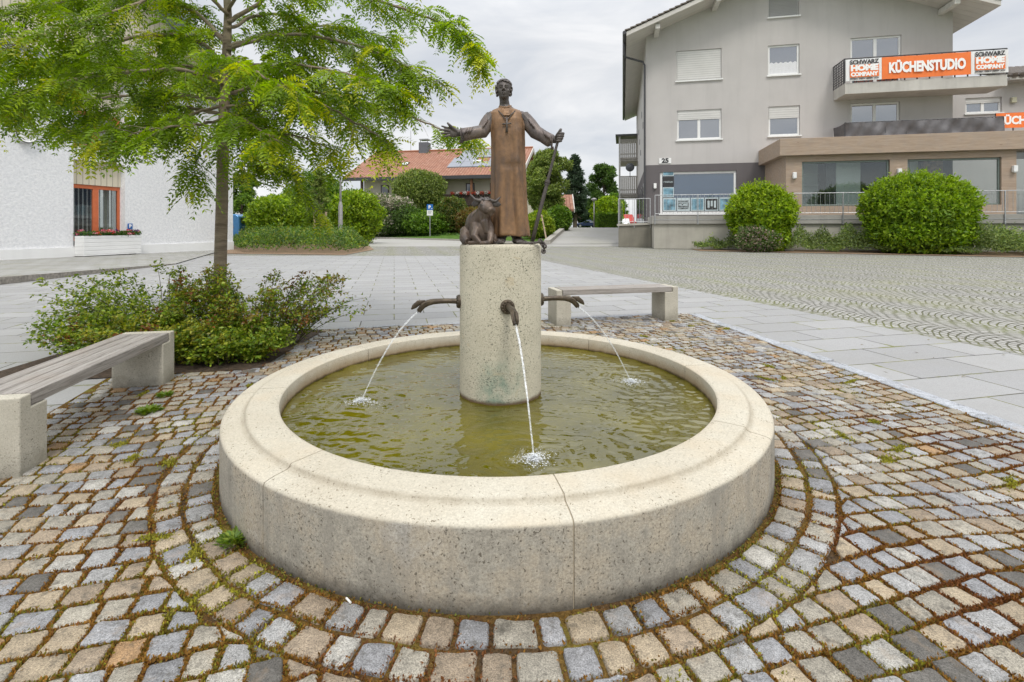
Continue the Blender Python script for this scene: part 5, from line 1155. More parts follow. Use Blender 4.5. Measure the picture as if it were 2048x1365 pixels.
def on_roof(x0, x1, y0, y1, lift, name, mat, par):
    z = lambda y: ez_+sl_*(y+2)+lift; m = MB(); m.add([(x0, y0, z(y0)), (x1, y0, z(y0)), (x1, y1, z(y1)), (x0, y1, z(y1)), (x0, y0, z(y0)-lift*.8), (x1, y0, z(y0)-lift*.8), (x1, y1, z(y1)-lift*.8), (x0, y1, z(y1)-lift*.8)], [(0, 1, 2, 3), (0, 4, 5, 1), (1, 5, 6, 2), (2, 6, 7, 3), (3, 7, 4, 0)]); return m.build(name, mat, par)
M_PV = NT("solar_glass").base((.22, .235, .27), .32, .2, .5).m
def roofx(px, py):                                  # local x, y where the sight line meets the roof slope
    lo, hi = -2.0, 8.0
    for _ in range(40):
        mid = (lo+hi)/2; t_, z_ = FH.fp(px, py, mid)
        if z_ > ez_+sl_*(mid+2): lo = mid
        else: hi = mid
    return FH.fp(px, py, mid)[0], mid
ax0, ay0 = roofx(894, 336.5); _, ay1 = roofx(925, 300.5); ay = (ay1-ay0)/4; bx0_ = roofx(930, 308)[0]
for r in range(4):
    x = ax0 if r < 2 else bx0_-.4
    while x < rr_-1.9:
        if not (r == 1 and abs(x-roofx(948, 324)[0]) < 1.1): on_roof(x, x+1.86, ay0+r*ay+.03, ay0+(r+1)*ay-.03, .16, "solar_panel", M_PV, rf)
        x += 1.92
sx_, sy_ = roofx(810, 329); q = on_roof(sx_-.5, sx_+.6, sy_-.55, sy_+.45, .14, "skylight", M_BRN, rf); on_roof(sx_-.38, sx_+.48, sy_-.45, sy_+.35, .17, "pane", plain("bright_pane", (.75, .78, .8), .15), q)
sx_, sy_ = roofx(950, 325); q = on_roof(sx_-.5, sx_+1.0, sy_-.65, sy_+.65, .13, "skylight", M_BRN, rf); on_roof(sx_-.36, sx_+.86, sy_-.5, sy_+.5, .16, "pane", plain("bright_pane", (.75, .78, .8), .15), q)
for a, b_, c0, d0 in ((762, 371, 778, 392), (878, 370, 884, 390), (932, 367, 949, 392), (980, 366, 992, 392), (1012, 366, 1022, 392)):
    h = rect(FH, a, b_, c0, d0, -.02); m = MB(); m.box(h[0], h[2], -.09, -.005, h[1]-1, h[3]); w = m.build("window", M_BRN, ch); MB().box(h[0]+.14, h[2]-.14, -.105, -.092, h[1]-1, h[3]-.14).build("pane", m_glass("dark_window_glass", (.02, .022, .025), .10), w)
for px in (724, 798, 943, 1008): x = FH.fp(px, 370, -1.6)[0]; MB().box(x-.16, x+.16, -1.75, -1.45, 0, ez_+.2).build("post", M_BRN2 if px > 900 else M_BRN, ch)
b0_, b1_ = FH.fp(735, 395, -1.7)[0], FH.fp(1048, 395, -1.7)[0]; bb = FH.fp(900, 411, -1.7)[1]
m = MB(); n = int((b1_-b0_)/.24)
for i in range(n): x = b0_+i*.24; m.box(x, x+.20, -1.9, -1.8, bb, bt)
m.box(b0_, b1_, -1.92, -1.70, bt, bt+.12); m.box(b0_, b1_, -1.8, 0, bb-.2, bb); bal = m.build("balcony", M_BRN, ch)
MB().box(b0_, b1_, -.3, .005, 0, bb-.2).build("lower_wall", plain("tan_lower_wall", (.42, .31, .15), .85, var=.2, scale=2), ch)
for k, (a, c0) in enumerate(((902, 939), (944, 986), (1010, 1040))):
    x0_, x1_ = FH.fp(a, 388, -2)[0], FH.fp(c0, 388, -2)[0]; fb_ = thing("flower_box", FH.o+FH.ux*x0_+FH.uy*-2.12+Vector((0, 0, bt-.1)), ("flower box of red and white geraniums on the chalet balcony left of the post", "flower box of red and white geraniums on the chalet balcony right of the post", "flower box of red and white geraniums on the chalet balcony half hidden by the figure")[k], "flower box", "flower boxes on the chalet balcony", rz=TC)
    MB().box(0, x1_-x0_, 0, .18, .1, .32).build("trough", M_BRN, fb_); n = 700; P = np.stack([NPR.random(n)*(x1_-x0_), NPR.normal(size=n)*.12+.05, .32+NPR.normal(size=n)*.11], 1)
    cc = np.where((np.floor(P[:, :1]*1.7) % 2) == 0, np.array([[.62, .05, .03]]), np.array([[.75, .70, .68]])); gm = NPR.random(n) < .3; cc[gm] = (.05, .11, .03); leaf_obj("flower", P, NPR.normal(size=(n, 3)), NPR.normal(size=(n, 3)), .12, .10, cc, leafmat("petal", .3), fb_)
lm = thing("wall_lantern", FH.o+FH.ux*FH.fp(790, 372, -.2)[0]+FH.uy*-.02+Vector((0, 0, FH.fp(790, 375, -.2)[1])), "black lantern on the cream wall of the chalet", "lantern", rz=TC)
MB().lathe([(0, -.4), (.16, -.3), (.22, .15), (.10, .38), (0, .45)], 8, c=(0, -.3, 0)).build("lantern_body", M_DKMET, lm); MB().tube([(0, 0, .3), (0, -.3, .5)], .03, 6).build("bracket", M_DKMET, lm)
def small_house(name, x, y, w_, d_, wall, ridge, rz, label, along_x=True):
    t = thing(name, (x, y, 0), label, "house", rz=rz); MB().box(0, w_, 0, d_, 0, wall).build("wall", M_CRM, t)
    pr = [(-.5, -.6, wall-.1), (-.5, d_/2, ridge), (-.5, d_+.6, wall-.1), (-.5, d_+.6, wall-.35), (-.5, d_/2, ridge-.3), (-.5, -.6, wall-.35)]; rf_ = MB().prism(pr, (w_+1, 0, 0)).build("roof", M_TILE, t)
    MB().prism([(w_+.5, -.62, wall-.05), (w_+.5, d_/2, ridge+.06), (w_+.5, d_+.62, wall-.05), (w_+.5, d_+.62, wall-.5), (w_+.5, d_/2, ridge-.4), (w_+.5, -.62, wall-.5)], (.12, 0, 0)).build("verge_board", plain("pale_verge_board", (.55, .52, .48), .7), rf_)
    MB().box(w_*.4, w_*.55, -.05, .02, wall*.45, wall*.75).build("window", M_BRN, t)
p = W(1100, 455, 62); small_house("garage", p.x, p.y, (1139-1100)*62/F, 8, H+(455-418)*62/F, H+(455-388)*64/F, radians(-4), "small white garage with red tiled roof beside the driveway")
p = W(672, 455, 105); small_house("far_house", p.x, p.y, (735-672)*105/F, 12, H+(455-402)*105/F, H+(455-380)*108/F, radians(8), "distant house with a low red roof behind the lamp post")

# ------------------------------------------------------------ bushes, hedges and trees behind
LM = leafmat("leaf_matte", .35, .55)
G_BR = [(.095, .18, .010), (.22, .34, .014), (.37, .48, .025)]; G_MID = [(.06, .13, .014), (.125, .235, .024), (.22, .33, .04)]; G_DK = [(.045, .09, .02), (.085, .155, .032), (.15, .23, .05)]; G_OL = [(.11, .165, .035), (.20, .27, .06), (.31, .36, .085)]; G_YE = [(.12, .20, .015), (.22, .32, .02), (.33, .38, .03)]
def bush(name, px, yt, d, hw, cols, n, leaf, label, cat="bush", base=0.0, depth=.8, lump=.16, k=5, group=None, blobs=None, seed=0, skirt=.0, stems=5, shoots=0):
    s = d/F; zt_ = H+(HZ-yt)*s; X = (px-CX)*s; r = hw*s; h = zt_-base
    t = thing(name, (X, d, base), label, cat, group); m = MB()
    for i in range(stems): a = i*2*pi/max(1, stems); m.tube([(cos(a)*.08*r, sin(a)*.08*r, 0), (cos(a)*.2*r, sin(a)*.2*r*depth, h*.3), (cos(a)*.42*r, sin(a)*.4*r*depth, h*.62)], [.05*r*.6, .035*r, .012*r], 6)
    m.build("stem", plain("bush_bark", (.10, .075, .05), .9), t)
    bl = blobs or [((0, 0, .52), (1, depth, .5))]; B = [((c[0]*r, c[1]*r, c[2]*h), (q[0]*r, q[1]*r, q[2]*h)) for c, q in bl]
    blob_leaves("foliage", B, n, leaf, leaf*.5, cols, LM, t, seed=seed, lump=lump, k=k, inner=.5, zmin=skirt)
    if shoots:                                     # young shoots sticking out of the clipped outline
        P, D = [], []
        for i in range(shoots):
            d_ = Vector((R.gauss(0, 1), R.gauss(0, 1), abs(R.gauss(0, 1))*.9+.05)).normalized(); c, q = B[0]; b0 = Vector((c[0]+d_.x*q[0]*.97, c[1]+d_.y*q[1]*.97, c[2]+d_.z*q[2]*.97)); u = (d_+Vector((0, 0, .7))).normalized(); ln = R.uniform(.10, .42)
            for k_ in range(9): P.append(tuple(b0+u*ln*k_/8)); D.append(tuple(u*.8+Vector((R.gauss(0, .7), R.gauss(0, .7), R.gauss(0, .5)))))
        P = np.array(P); leaf_obj("shoot_leaf", P, np.array(D), NPR.normal(size=(len(P), 3)), leaf*.75, leaf*.32, pal(len(P), cols[1:]), LM, t)
    return t
bush("round_bush", 1523, 373, 28.2, 62, G_BR, 30000, .20, "smaller round bright green bush in front of the poster window terrace", blobs=[((0, 0, .56), (1, .85, .45)), ((.15, -.1, .22), (.62, .6, .24))], lump=.15, k=6, seed=3, shoots=300, group="clipped round bushes")
bush("round_bush", 1836, 353, 26.0, 102, [(.08, .155, .010), (.18, .30, .014), (.31, .43, .022)], 52000, .20, "larger wide bright green bush in front of the wood clad shop", blobs=[((0, 0, .54), (1, .75, .47)), ((0, -.05, .25), (.92, .7, .28))], lump=.12, k=7, seed=6, shoots=480, group="clipped round bushes", depth=.75)
bush("green_bush", 560, 392, 41, 60, G_BR, 15000, .26, "bright green bush behind the planting island left of the young tree", seed=7, lump=.22)
bush("green_bush", 632, 352, 44, 62, G_MID, 16000, .26, "tall mid green bush behind the young staked tree", seed=8, lump=.25)
bush("green_bush", 706, 388, 42, 58, G_BR, 16000, .26, "bright green bush right of the street lamp", seed=9, lump=.24)
bush("lilac_bush", 768, 391, 63, 66, [(.07, .11, .03), (.12, .17, .05), (.40, .36, .27), (.62, .54, .50)], 13000, .36, "dark bush topped with faded pink blossom below the chalet", seed=10, base=.3, lump=.2)
bush("round_tree_bush", 838, 343, 67, 52, G_OL, 15000, .36, "tall rounded olive green bush in front of the chalet balcony", "bush", base=.4, blobs=[((0, 0, .70), (1, .8, .32)), ((-.1, 0, .40), (.8, .7, .25))], seed=11, lump=.12)
bush("dark_shrub", 800, 415, 62.5, 58, G_DK, 12000, .34, "dark green shrub below the rounded olive bush, left of the parking sign", base=.2, seed=12, lump=.2, group="dark shrubs on the verge")
bush("dark_shrub", 852, 424, 61.5, 48, G_MID, 9000, .34, "mid green shrub standing behind the blue parking sign post", base=.2, seed=13, lump=.2, group="dark shrubs on the verge")
bush("dark_shrub", 905, 398, 62.5, 38, [(.06, .11, .02), (.11, .17, .03), (.19, .15, .04)], 11000, .34, "green and russet shrub between the parking sign and the ox", base=.2, seed=14, lump=.26, group="dark shrubs on the verge")
bush("red_shrub", 955, 418, 60, 46, [(.09, .10, .02), (.19, .10, .03), (.13, .16, .03)], 11000, .32, "reddish leaved shrub behind the ox", base=.15, seed=15, lump=.24)
bush("dark_shrub", 1005, 412, 62, 38, G_DK, 9000, .34, "dark shrub behind the robed figure's legs", base=.2, seed=16, lump=.2, group="dark shrubs on the verge")
bush("yellow_bush", 1076, 426, 46, 36, G_YE, 11000, .24, "yellow green bush beside the driveway with wooden stakes before it", seed=17, base=.2, lump=.18)
bush("clipped_shrub", 1118, 414, 54, 26, G_MID, 9000, .26, "dark green shrub on the bank in front of the garage", seed=18, base=.6, lump=.12)
bush("green_bush", 1216, 396, 80, 32, G_BR, 10000, .40, "bright green bush behind the clipped hedge by the grey building", base=PZ, seed=19, lump=.16)
bush("pink_rose_bush", 1512, 449, 27.2, 46, [(.06, .12, .03), (.11, .17, .05), (.16, .2, .07), (.55, .36, .36)], 3600, .13, "low rose bush with pale pink flowers at the foot of the smaller round bush", seed=31, lump=.3, depth=.5)
def hedge(name, x0, x1, yt, d, dep, label, cols, n, base):
    s = d/F; a, b_ = (x0-CX)*s, (x1-CX)*s; zt_ = H+(HZ-yt)*s; t = thing(name, (a, d, base), label, "hedge"); L_ = b_-a; h = zt_-base; P, Q = [], []
    for nm, wgt in (((0, -1, 0), L_*h), ((0, 0, 1), L_*dep), ((-1, 0, 0), dep*h), ((1, 0, 0), dep*h)):
        k = int(n*wgt/(L_*h+L_*dep+2*dep*h)); u = NPR.random((k, 3))*[L_, dep, h]
        ax = [abs(x) for x in nm].index(1); u[:, ax] = ((L_, dep, h)[ax] if nm[ax] > 0 else 0)-nm[ax]*NPR.random(k)*.25; P.append(u); Q.append(np.tile(nm, (k, 1)))
    P = np.concatenate(P); Q = np.concatenate(Q).astype(float); k = len(P); nr = unit(Q+NPR.normal(size=(k, 3))*.7); d_ = np.cross(nr, NPR.normal(size=(k, 3)))
    leaf_obj("foliage", P, d_, nr, .22, .12, pal(k, cols), LM, t); MB().box(.3, L_-.3, .25, dep-.25, 0, h-.3).build("twig_core", plain("bush_bark", (.10, .075, .05), .9), t)
hedge("clipped_hedge", 1196, 1243, 427, 66, 3, "clipped green hedge along the top of the driveway", G_MID, 9000, PZ)
def tree(name, px, yt, d, hw, label, cols, n, leaf, base=0.0, crown0=.3, nclump=26, seed=0, shape='round', inner=.35, trunkw=.03):
    s = d/F; zt_ = H+(HZ-yt)*s; X = (px-CX)*s; r = hw*s; h = zt_-base; t = thing(name, (X, d, base), label, "tree"); g = np.random.default_rng(seed); m = MB()
    m.tube([(0, 0, 0), (.02*r, 0, h*.3), (-.02*r, .02*r, h*.62), (0, 0, h*.95)], [h*trunkw, h*trunkw*.8, h*trunkw*.45, h*.004], 9)
    B = []
    for i in range(nclump):
        f = (i+.5)/nclump; z = crown0+(1-crown0)*f
        if shape == 'cone': wd = (1-f)**.8*.95+.05
        else: wd = math.sqrt(max(.03, 1-(2*f-1.05)**2))
        a = i*2.4+g.random(); rad = wd*(.3+.55*g.random()); c = (cos(a)*rad*r, sin(a)*rad*r*.8, z*h-(.04*h if z > .93 else 0)); q = r*(.24+.16*g.random())*(.55+.45*wd)
        B.append((c, (q, q*.9, q*(.5 if shape == 'cone' else .72)))); m.tube([(0, 0, max(h*.18, c[2]-q*1.4)), (c[0]*.5, c[1]*.5, c[2]-q*.5), c], [h*.008, h*.005, h*.002], 5)
    m.build("trunk", plain("tree_bark", (.12, .095, .07), .9, var=.3, scale=14), t); blob_leaves("crown", B, n, leaf, leaf*.42, cols, LM, t, seed=seed, lump=.28, k=4, inner=inner); return t
tree("broad_tree", 1092, 302, 58, 52, "broad olive green tree right of the figure behind the staff", G_OL, 26000, .34, base=.9, crown0=.18, nclump=40, seed=21)
tree("spruce", 1150, 306, 82, 36, "dark spruce with drooping boughs behind the broad tree", [(.03, .055, .03), (.05, .085, .045), (.09, .13, .075)], 16000, .40, base=PZ, crown0=.10, nclump=46, seed=22, shape='cone')
tree("dark_tree", 1208, 328, 105, 34, "dark green tree standing behind the far parked car", G_DK, 15000, .55, base=PZ, crown0=.12, nclump=30, seed=23)
tree("light_tree", 1230, 388, 96, 26, "light green tree beyond the posts of the grey building", G_MID, 9000, .5, base=PZ, crown0=.15, nclump=18, seed=29)
tree("backdrop_tree", 1172, 400, 120, 30, "low dark tree closing the end of the driveway", G_DK, 10000, .6, base=PZ, crown0=.05, nclump=24, seed=24)
tree("airy_tree", 484, 345, 62, 40, "airy green tree beyond the blue van", G_MID, 12000, .34, crown0=.25, nclump=24, seed=25, inner=.2)
tree("garden_tree", 672, 384, 78, 40, "green garden tree between the bushes and the chalet", G_OL, 9000, .42, crown0=.2, nclump=20, seed=26)
sap = tree("young_tree", 640, 330, 35, 27, "slim young tree held between two wooden stakes on the island", G_OL, 5200, .16, crown0=.42, nclump=22, seed=27, shape='cone', inner=.2, trunkw=.009)
for px, lab in ((629, "left wooden stake tied to the young tree"), (652, "right wooden stake tied to the young tree")):
    p = W(px, 455, 34.9); t = thing("tree_stake", (p.x, p.y, 0), lab, "stake"); MB().tube([(0, 0, 0), (0, 0, H+(HZ-424)*35/F)], .075, 10).build("post", plain("raw_timber", (.38, .29, .20), .8, var=.25), t)
    MB().tube([(0, -.06, 1.95), (.4 if px < 640 else -.4, -.02, 1.9)], .03, 6).build("tie", plain("brown_tie", (.25, .16, .09), .9), t)
for (x0, y0, x1, y1), lab in (((1083, 430, 1094, 481), "right pale stake leaning by the yellow bush"), ((1080, 430, 1062, 482), "left pale stake leaning by the yellow bush")):
    a = W(x0, y0, 43.5); b_ = G(x1, 486.5); b_.z = .02; t = thing("leaning_stake", b_, lab, "stake"); MB().tube([(0, 0, 0), a-b_], [.075, .06], 9).build("post", plain("raw_timber", (.38, .29, .20), .8), t)
    MB().tube([(a-b_)*.93+Vector((-.09, -.05, 0)), (a-b_)*.93+Vector((.09, -.05, .02))], .035, 6).build("tie", plain("brown_tie", (.25, .16, .09), .9), t)

# low planting: the island at the left and the strip before the terrace (dense mats of one plant)
def mat_of_leaves(name, poly, hgt, n, leaf, cols, label, z0=.03, hvar=.5):
    xs = [p[0] for p in poly]; ys = [p[1] for p in poly]; P = np.stack([min(xs)+NPR.random(n*3)*(max(xs)-min(xs)), min(ys)+NPR.random(n*3)*(max(ys)-min(ys))], 1); ok = np.ones(len(P), bool)
    for i in range(len(poly)):
        a, b_ = np.array(poly[i][:2]), np.array(poly[(i+1) % len(poly)][:2]); d_ = b_-a; ok &= ((P[:, 0]-a[0])*-d_[1]+(P[:, 1]-a[1])*d_[0]) > 0
    P = P[ok][:n]; k = len(P); edge = np.full(k, 9.0)
    for i in range(len(poly)):
        a, b_ = np.array(poly[i][:2]), np.array(poly[(i+1) % len(poly)][:2]); d_ = (b_-a)/np.linalg.norm(b_-a); edge = np.minimum(edge, (P[:, 0]-a[0])*-d_[1]+(P[:, 1]-a[1])*d_[0])
    hh = hgt*np.clip(edge/.9, .15, 1)**.6*(1+hvar*.5*np.sin(P[:, 0]*1.9+1)*np.cos(P[:, 1]*1.3)+hvar*.35*np.sin(P[:, 0]*4.7-P[:, 1]*3.1)+.12*NPR.normal(size=k))
    z = z0+np.maximum(.03, hh)*(.25+.75*NPR.random(k)**.45); Q = np.column_stack([P, z]); nr = NPR.normal(size=(k, 3))*.6+[0, -.2, .8]; d_ = NPR.normal(size=(k, 3)); d_[:, 2] = np.abs(d_[:, 2])*.8
    c = pal(k, cols)*(1+.3*np.sin(P[:, :1]*2.3)*np.cos(P[:, 1:2]*1.7)); o = leaf_obj(name, Q, d_, nr, leaf*(.6+.7*NPR.random(k)), leaf*.5, np.clip(c, .004, 1), LM); tag(o, label, "ground cover", kind='stuff')
ia, ib, ic, idd, ie = G(450, 508), G(690, 510.5), G(748, 500), G(730, 486), G(440, 480)
isl = [(p.x, p.y) for p in (ia, ib, ic, idd, ie)]
sheet("island_soil", isl, .012, plain("bark_mulch", (.26, .175, .11), .95, var=.5, scale=18, bump=1.0))
inn = [(p.x, p.y+o_) for p, o_ in ((G(462, 508), .9), (G(683, 510), .7), (G(735, 499.5), .3), (G(722, 487), 0), (G(450, 483), 0))]
mat_of_leaves("low_planting", inn, 1.0, 34000, .15, [(.04, .095, .018), (.08, .16, .03), (.14, .23, .035), (.24, .26, .035)], "low dark green planting covering the island by the white building")
s0, s1, s2, s3 = G(1400, 502.5), G(2140, 517), FT.o+FT.ux*27+FT.uy*-.25, FT.o+FT.ux*2.2+FT.uy*-.25
sheet("strip_soil", [(p.x, p.y) for p in (s0, s1, s2, s3)], .012, plain("bark_mulch", (.26, .175, .11), .95))
q0, q1 = s0+Vector((.5, 1.0, 0)), s1+Vector((0, .9, 0))
mat_of_leaves("strip_planting", [(p.x, p.y) for p in (q0, q1, s2, s3)], .95, 42000, .13, [(.09, .14, .045), (.17, .24, .065), (.27, .32, .09)], "low grey green planting along the foot of the terrace wall", hvar=.8)
mat_of_leaves("verge_grass", [(p.x, p.y) for p in (G(600, 474.5), G(760, 476.5), G(1030, 485), G(1020, 477), G(700, 470.5))], .35, 16000, .30, [(.04, .10, .02), (.08, .16, .03), (.13, .2, .04)], "short rough grass on the verge behind the kerb", z0=.12)

# ------------------------------------------------------------ lamp post, signs, vehicles
def lamp(px, yt, yb, d, label, low=True, base=0.0):
    s = d/F; p = W(px, 455, d); t = thing("street_lamp", (p.x, p.y, base), label, "street lamp", "street lamps"); zt_ = H+(HZ-yt)*s-base; m_ = plain("lamp_grey_paint", (.34, .33, .33), .5, .2)
    if low: MB().tube([(0, 0, 0), (0, 0, 2.9), (0, 0, 3.2)], [.155, .15, .085], 14).build("pole_base", m_, t, smooth=True, angle=radians(40))
    MB().tube([(0, 0, 0), (0, 0, zt_)], [.085, .065], 12).build("pole", m_, t, smooth=True)
    h = MB(); h.lathe([(0, zt_-.05), (.10, zt_-.05), (.38, zt_+.12), (.42, zt_+.22), (.18, zt_+.36), (0, zt_+.4)], 20); h.build("lamp_head", m_, t, smooth=True)
lamp(681, 205, 493, 36, "tall grey street lamp rising from the planting island")
lamp(1188, 402, 456, 68, "slim grey street lamp at the top of the driveway", low=False, base=PZ)
pp = W(860, 455, 61.5); ps = thing("parking_sign", (pp.x*.955, 58.75, .1), "blue parking sign with a white plate on a post by the hedge", "sign"); d_ = 58.7
z = lambda y: H+(HZ-y)*d_/F-.1
MB().tube([(0, 0, 0), (0, 0, z(409))], .05, 8).build("post", M_GALV, ps); MB().box(-.36, .36, -.08, -.055, z(420.5), z(409)).build("plate", M_BLUE, ps); text("P", .52, M_VTXT, "lettering", ps, (-.04, -.09, z(415)), bold=.02); text("e", .2, M_VTXT, "lettering", ps, (.22, -.09, z(417.5)), bold=.01)
q = MB().box(-.35, .35, -.08, -.055, z(431.5), z(421)).build("extra_plate", M_WHITE, ps)
for k in range(3): MB().box(-.24, .24-.06*k, -.085, -.081, z(423.6+2.4*k), z(422.9+2.4*k)).build("print_line", M_INK, q)
def vehicle(name, loc, rz, label, cat, L_, wd, ht, paint, kind):
    t = thing(name, loc, label, cat, rz=rz); P = plain(paint[0], paint[1], .25, .3, var=.04)
    if kind == 'van': prof = [(0, .32), (-.04, .7), (.0, 1.05), (.75, 1.22), (1.55, ht*.97), (2.0, ht), (L_-.35, ht), (L_-.06, ht*.93), (L_, 1.0), (L_, .35)]; win_ = [[(1.05, 1.30), (1.65, ht*.90), (2.15, ht*.90), (2.15, 1.28)]]
    else: prof = [(0, .30), (-.05, .62), (.12, .80), (1.15, .95), (1.95, ht*.97), (2.5, ht), (L_-.75, ht*.985), (L_-.12, ht*.66), (L_, .62), (L_-.02, .32)]; win_ = [[(1.42, 1.0), (2.02, ht*.92), (2.55, ht*.94), (2.55, .98)], [(2.65, .98), (2.65, ht*.94), (3.45, ht*.93), (3.45, .97)], [(3.55, .97), (3.55, ht*.93), (L_-.75, ht*.90), (L_-.42, .97)]]
    bd = MB().prism([(x, -wd/2, z_) for x, z_ in prof], (0, wd, 0)).build("body", P, t, smooth=True, bevel=.09, angle=radians(35)); gl = m_glass("car_glass", (.02, .025, .03), .25)
    if kind == 'van': win_ += [[(2.35, 1.28), (2.35, ht*.90), (L_-.7, ht*.90), (L_-.45, 1.28)]]
    for w_ in win_:
        for s_ in (-1, 1): MB().prism([(x, s_*(wd/2+.004), z_) for x, z_ in w_], (0, s_*.012, 0)).build("side_window", gl, t)
    MB().add([(L_+.012, -wd*.38, ht*.70), (L_+.012, wd*.38, ht*.70), (L_-.06+(.0), wd*.36, ht*.90), (L_-.06, -wd*.36, ht*.90)] if kind == 'van' else [(L_-.20, -wd*.4, ht*.69), (L_-.20, wd*.4, ht*.69), (L_-.66, wd*.36, ht*.95), (L_-.66, -wd*.36, ht*.95)], [(0, 1, 2, 3)]).build("rear_window", gl, t)
    for s_ in (-1, 1):
        MB().box(L_-.02, L_+.03, s_*wd*.40-.09, s_*wd*.40+.09, .72, 1.05).build("tail_light", plain("tail_light_red", (.45, .02, .02), .2), t); MB().box(-.07, .03, s_*wd*.36-.14, s_*wd*.36+.14, .60, .76).build("headlight", plain("headlight_clear", (.75, .77, .78), .1), t)
        for x in (.82, L_-.85):
            y = s_*(wd/2-.08); wl = MB().tube([(x, y-.1, .33), (x, y+.1, .33)], .33, 22).build("tyre", plain("tyre_rubber", (.02, .02, .021), .8), t); MB().tube([(x, y+s_*.05, .33), (x, y+s_*.108, .33)], .2, 14).build("rim", M_GALV, wl)
p = W(489, 455, 41); vehicle("blue_van", (p.x-.05, p.y+.3, 0), radians(0), "blue panel van parked behind the corner of the white building", "van", 4.6, 1.9, 2.42, ("van_blue", (.06, .19, .38)), 'van'); bpy.data.objects["blue_van"].location.x -= 4.6
p = W(503, 455, 52); vehicle("white_van", (p.x, p.y, 0), radians(0), "white van half hidden behind the bushes at the left", "van", 4.8, 2.0, 2.6, ("van_white", (.75, .75, .75)), 'van')
p = W(1151, 455, 100); vehicle("estate_car", (p.x, p.y, PZ), radians(0), "dark blue estate car parked across the end of the driveway", "car", 4.5, 1.75, 1.5, ("car_dark_blue", (.035, .05, .12)), 'car')
p = W(1263, 455, 88); vehicle("red_van", (p.x, p.y, PZ), radians(100), "red van parked beyond the railing beside the grey building", "van", 4.6, 1.95, 2.4, ("van_red", (.42, .05, .04)), 'van')
p = W(1249, 455, 80); vehicle("white_car", (p.x, p.y, PZ), radians(80), "white car parked in front of the red van", "car", 4.2, 1.72, 1.5, ("van_white", (.75, .75, .75)), 'car')
p = W(500, 455, 43); t = thing("warning_post", (p.x, p.y, 0), "red and white striped post beside the parked vans", "post")
for k in range(6): MB().tube([(0, 0, k*.36), (0, 0, k*.36+.36)], .11, 12).build("red_band" if k % 2 else "white_band", plain("signal_red", (.60, .05, .03), .5) if k % 2 else M_WHITE, t)
# ------------------------------------------------------------ the honey locust and the roses round its foot
def rose(name, cx, cy, n, spread, hgt, label, cols, seed, tipcol, lean=(0, 0)):
    g = np.random.default_rng(seed); t = thing(name, (cx, cy, 0), label, "shrub", "rose shrubs round the tree"); m = MB(); P, D, C = [], [], []
    for i in range(n):
        a = g.random()*2*pi; r0 = g.random()**.5*spread*.55; b_ = Vector((cos(a)*r0*1.0, sin(a)*r0*.62, 0)); out = Vector((cos(a)+lean[0], (sin(a)+lean[1])*.7, 0))*spread*(.25+.5*g.random()); h = hgt*(.45+.6*g.random()**1.3)*(1-.35*(r0/spread))
        pts = [b_, b_+out*.3+Vector((0, 0, h*.55)), b_+out*.75+Vector((0, 0, h*.92)), b_+out*1.15+Vector((0, 0, h*(1.0-.12*g.random())))]
        fine = []
        for k in range(13):
            f = k/12; q = (1-f)**3; fine.append(pts[0]*q+pts[1]*3*f*(1-f)**2+pts[2]*3*f*f*(1-f)+pts[3]*f**3)
        m.tube(fine[::2], [.006, .005, .0042, .0035, .003, .002, .0012], 5)
        red = g.random() < .09
        for k in range(38):
            f = .10+.9*g.random()**.85; x = f*12; j = min(11, int(x)); p = fine[j].lerp(fine[j+1], x-j); side = Vector((g.normal(), g.normal(), g.normal()*.5+.25)); side.normalize(); st = R.uniform(.01, .055); c0 = p+side*st
            for q in range(R.choice((2, 3, 3, 5))):                    # a spray of leaflets on one stalk
                P.append(c0+side*(.016*q)+Vector((g.normal(), g.normal(), g.normal()))*.008); D.append(side*.6+Vector((g.normal(), g.normal(), g.normal()*.6))); base = cols[int(g.random()*len(cols))]
                if f > .86: base = tipcol if g.random() < .55 else base
                if red and f > .55 and g.random() < .7: base = (.20, .085, .025)
                C.append(base)
    m.build("stem", plain("rose_stem", (.09, .075, .035), .8), t); P = np.array([tuple(p) for p in P]); D = np.array([tuple(p) for p in D]); k = len(P); C = np.clip(np.array(C)*(1+.22*NPR.normal(size=(k, 1))), .004, 1)
    nr = NPR.normal(size=(k, 3))*.55+[0, -.15, .9]; leaf_obj("foliage", P, D, nr, .040*(.6+.7*NPR.random(k)), .024*(.7+.5*NPR.random(k)), C, leafmat("glossy_leaf", .38, .36), t, fold=.18)
RC = [(.11, .19, .02), (.18, .28, .026), (.26, .35, .035), (.36, .40, .045)]
rose("rose_shrub", -3.92, 5.60, 92, .84, 1.0, "rose shrub with long arching shoots left of the tree trunk", RC, 1, (.17, .21, .03), (-.25, .0))
rose("rose_shrub", -2.90, 5.72, 92, .82, .98, "rose shrub with reddish young tips right of the tree trunk", RC+[(.19, .14, .04)], 2, (.26, .20, .03), (.15, .0))
rose("rose_shrub", -2.84, 5.02, 80, .52, .42, "low dense rose shrub filling the front corner of the bed", RC, 3, (.13, .18, .025))
rose("rose_shrub", -3.50, 5.0, 80, .60, .50, "low rose shrub with yellowish leaves behind the left bench", [(.09, .15, .02), (.20, .26, .025), (.31, .31, .03)], 4, (.26, .25, .03))
rose("rose_shrub", -4.05, 5.1, 44, .52, .46, "sparse rose shrub trailing out over the slabs at the left", RC, 5, (.13, .18, .025), (-.25, -.1))

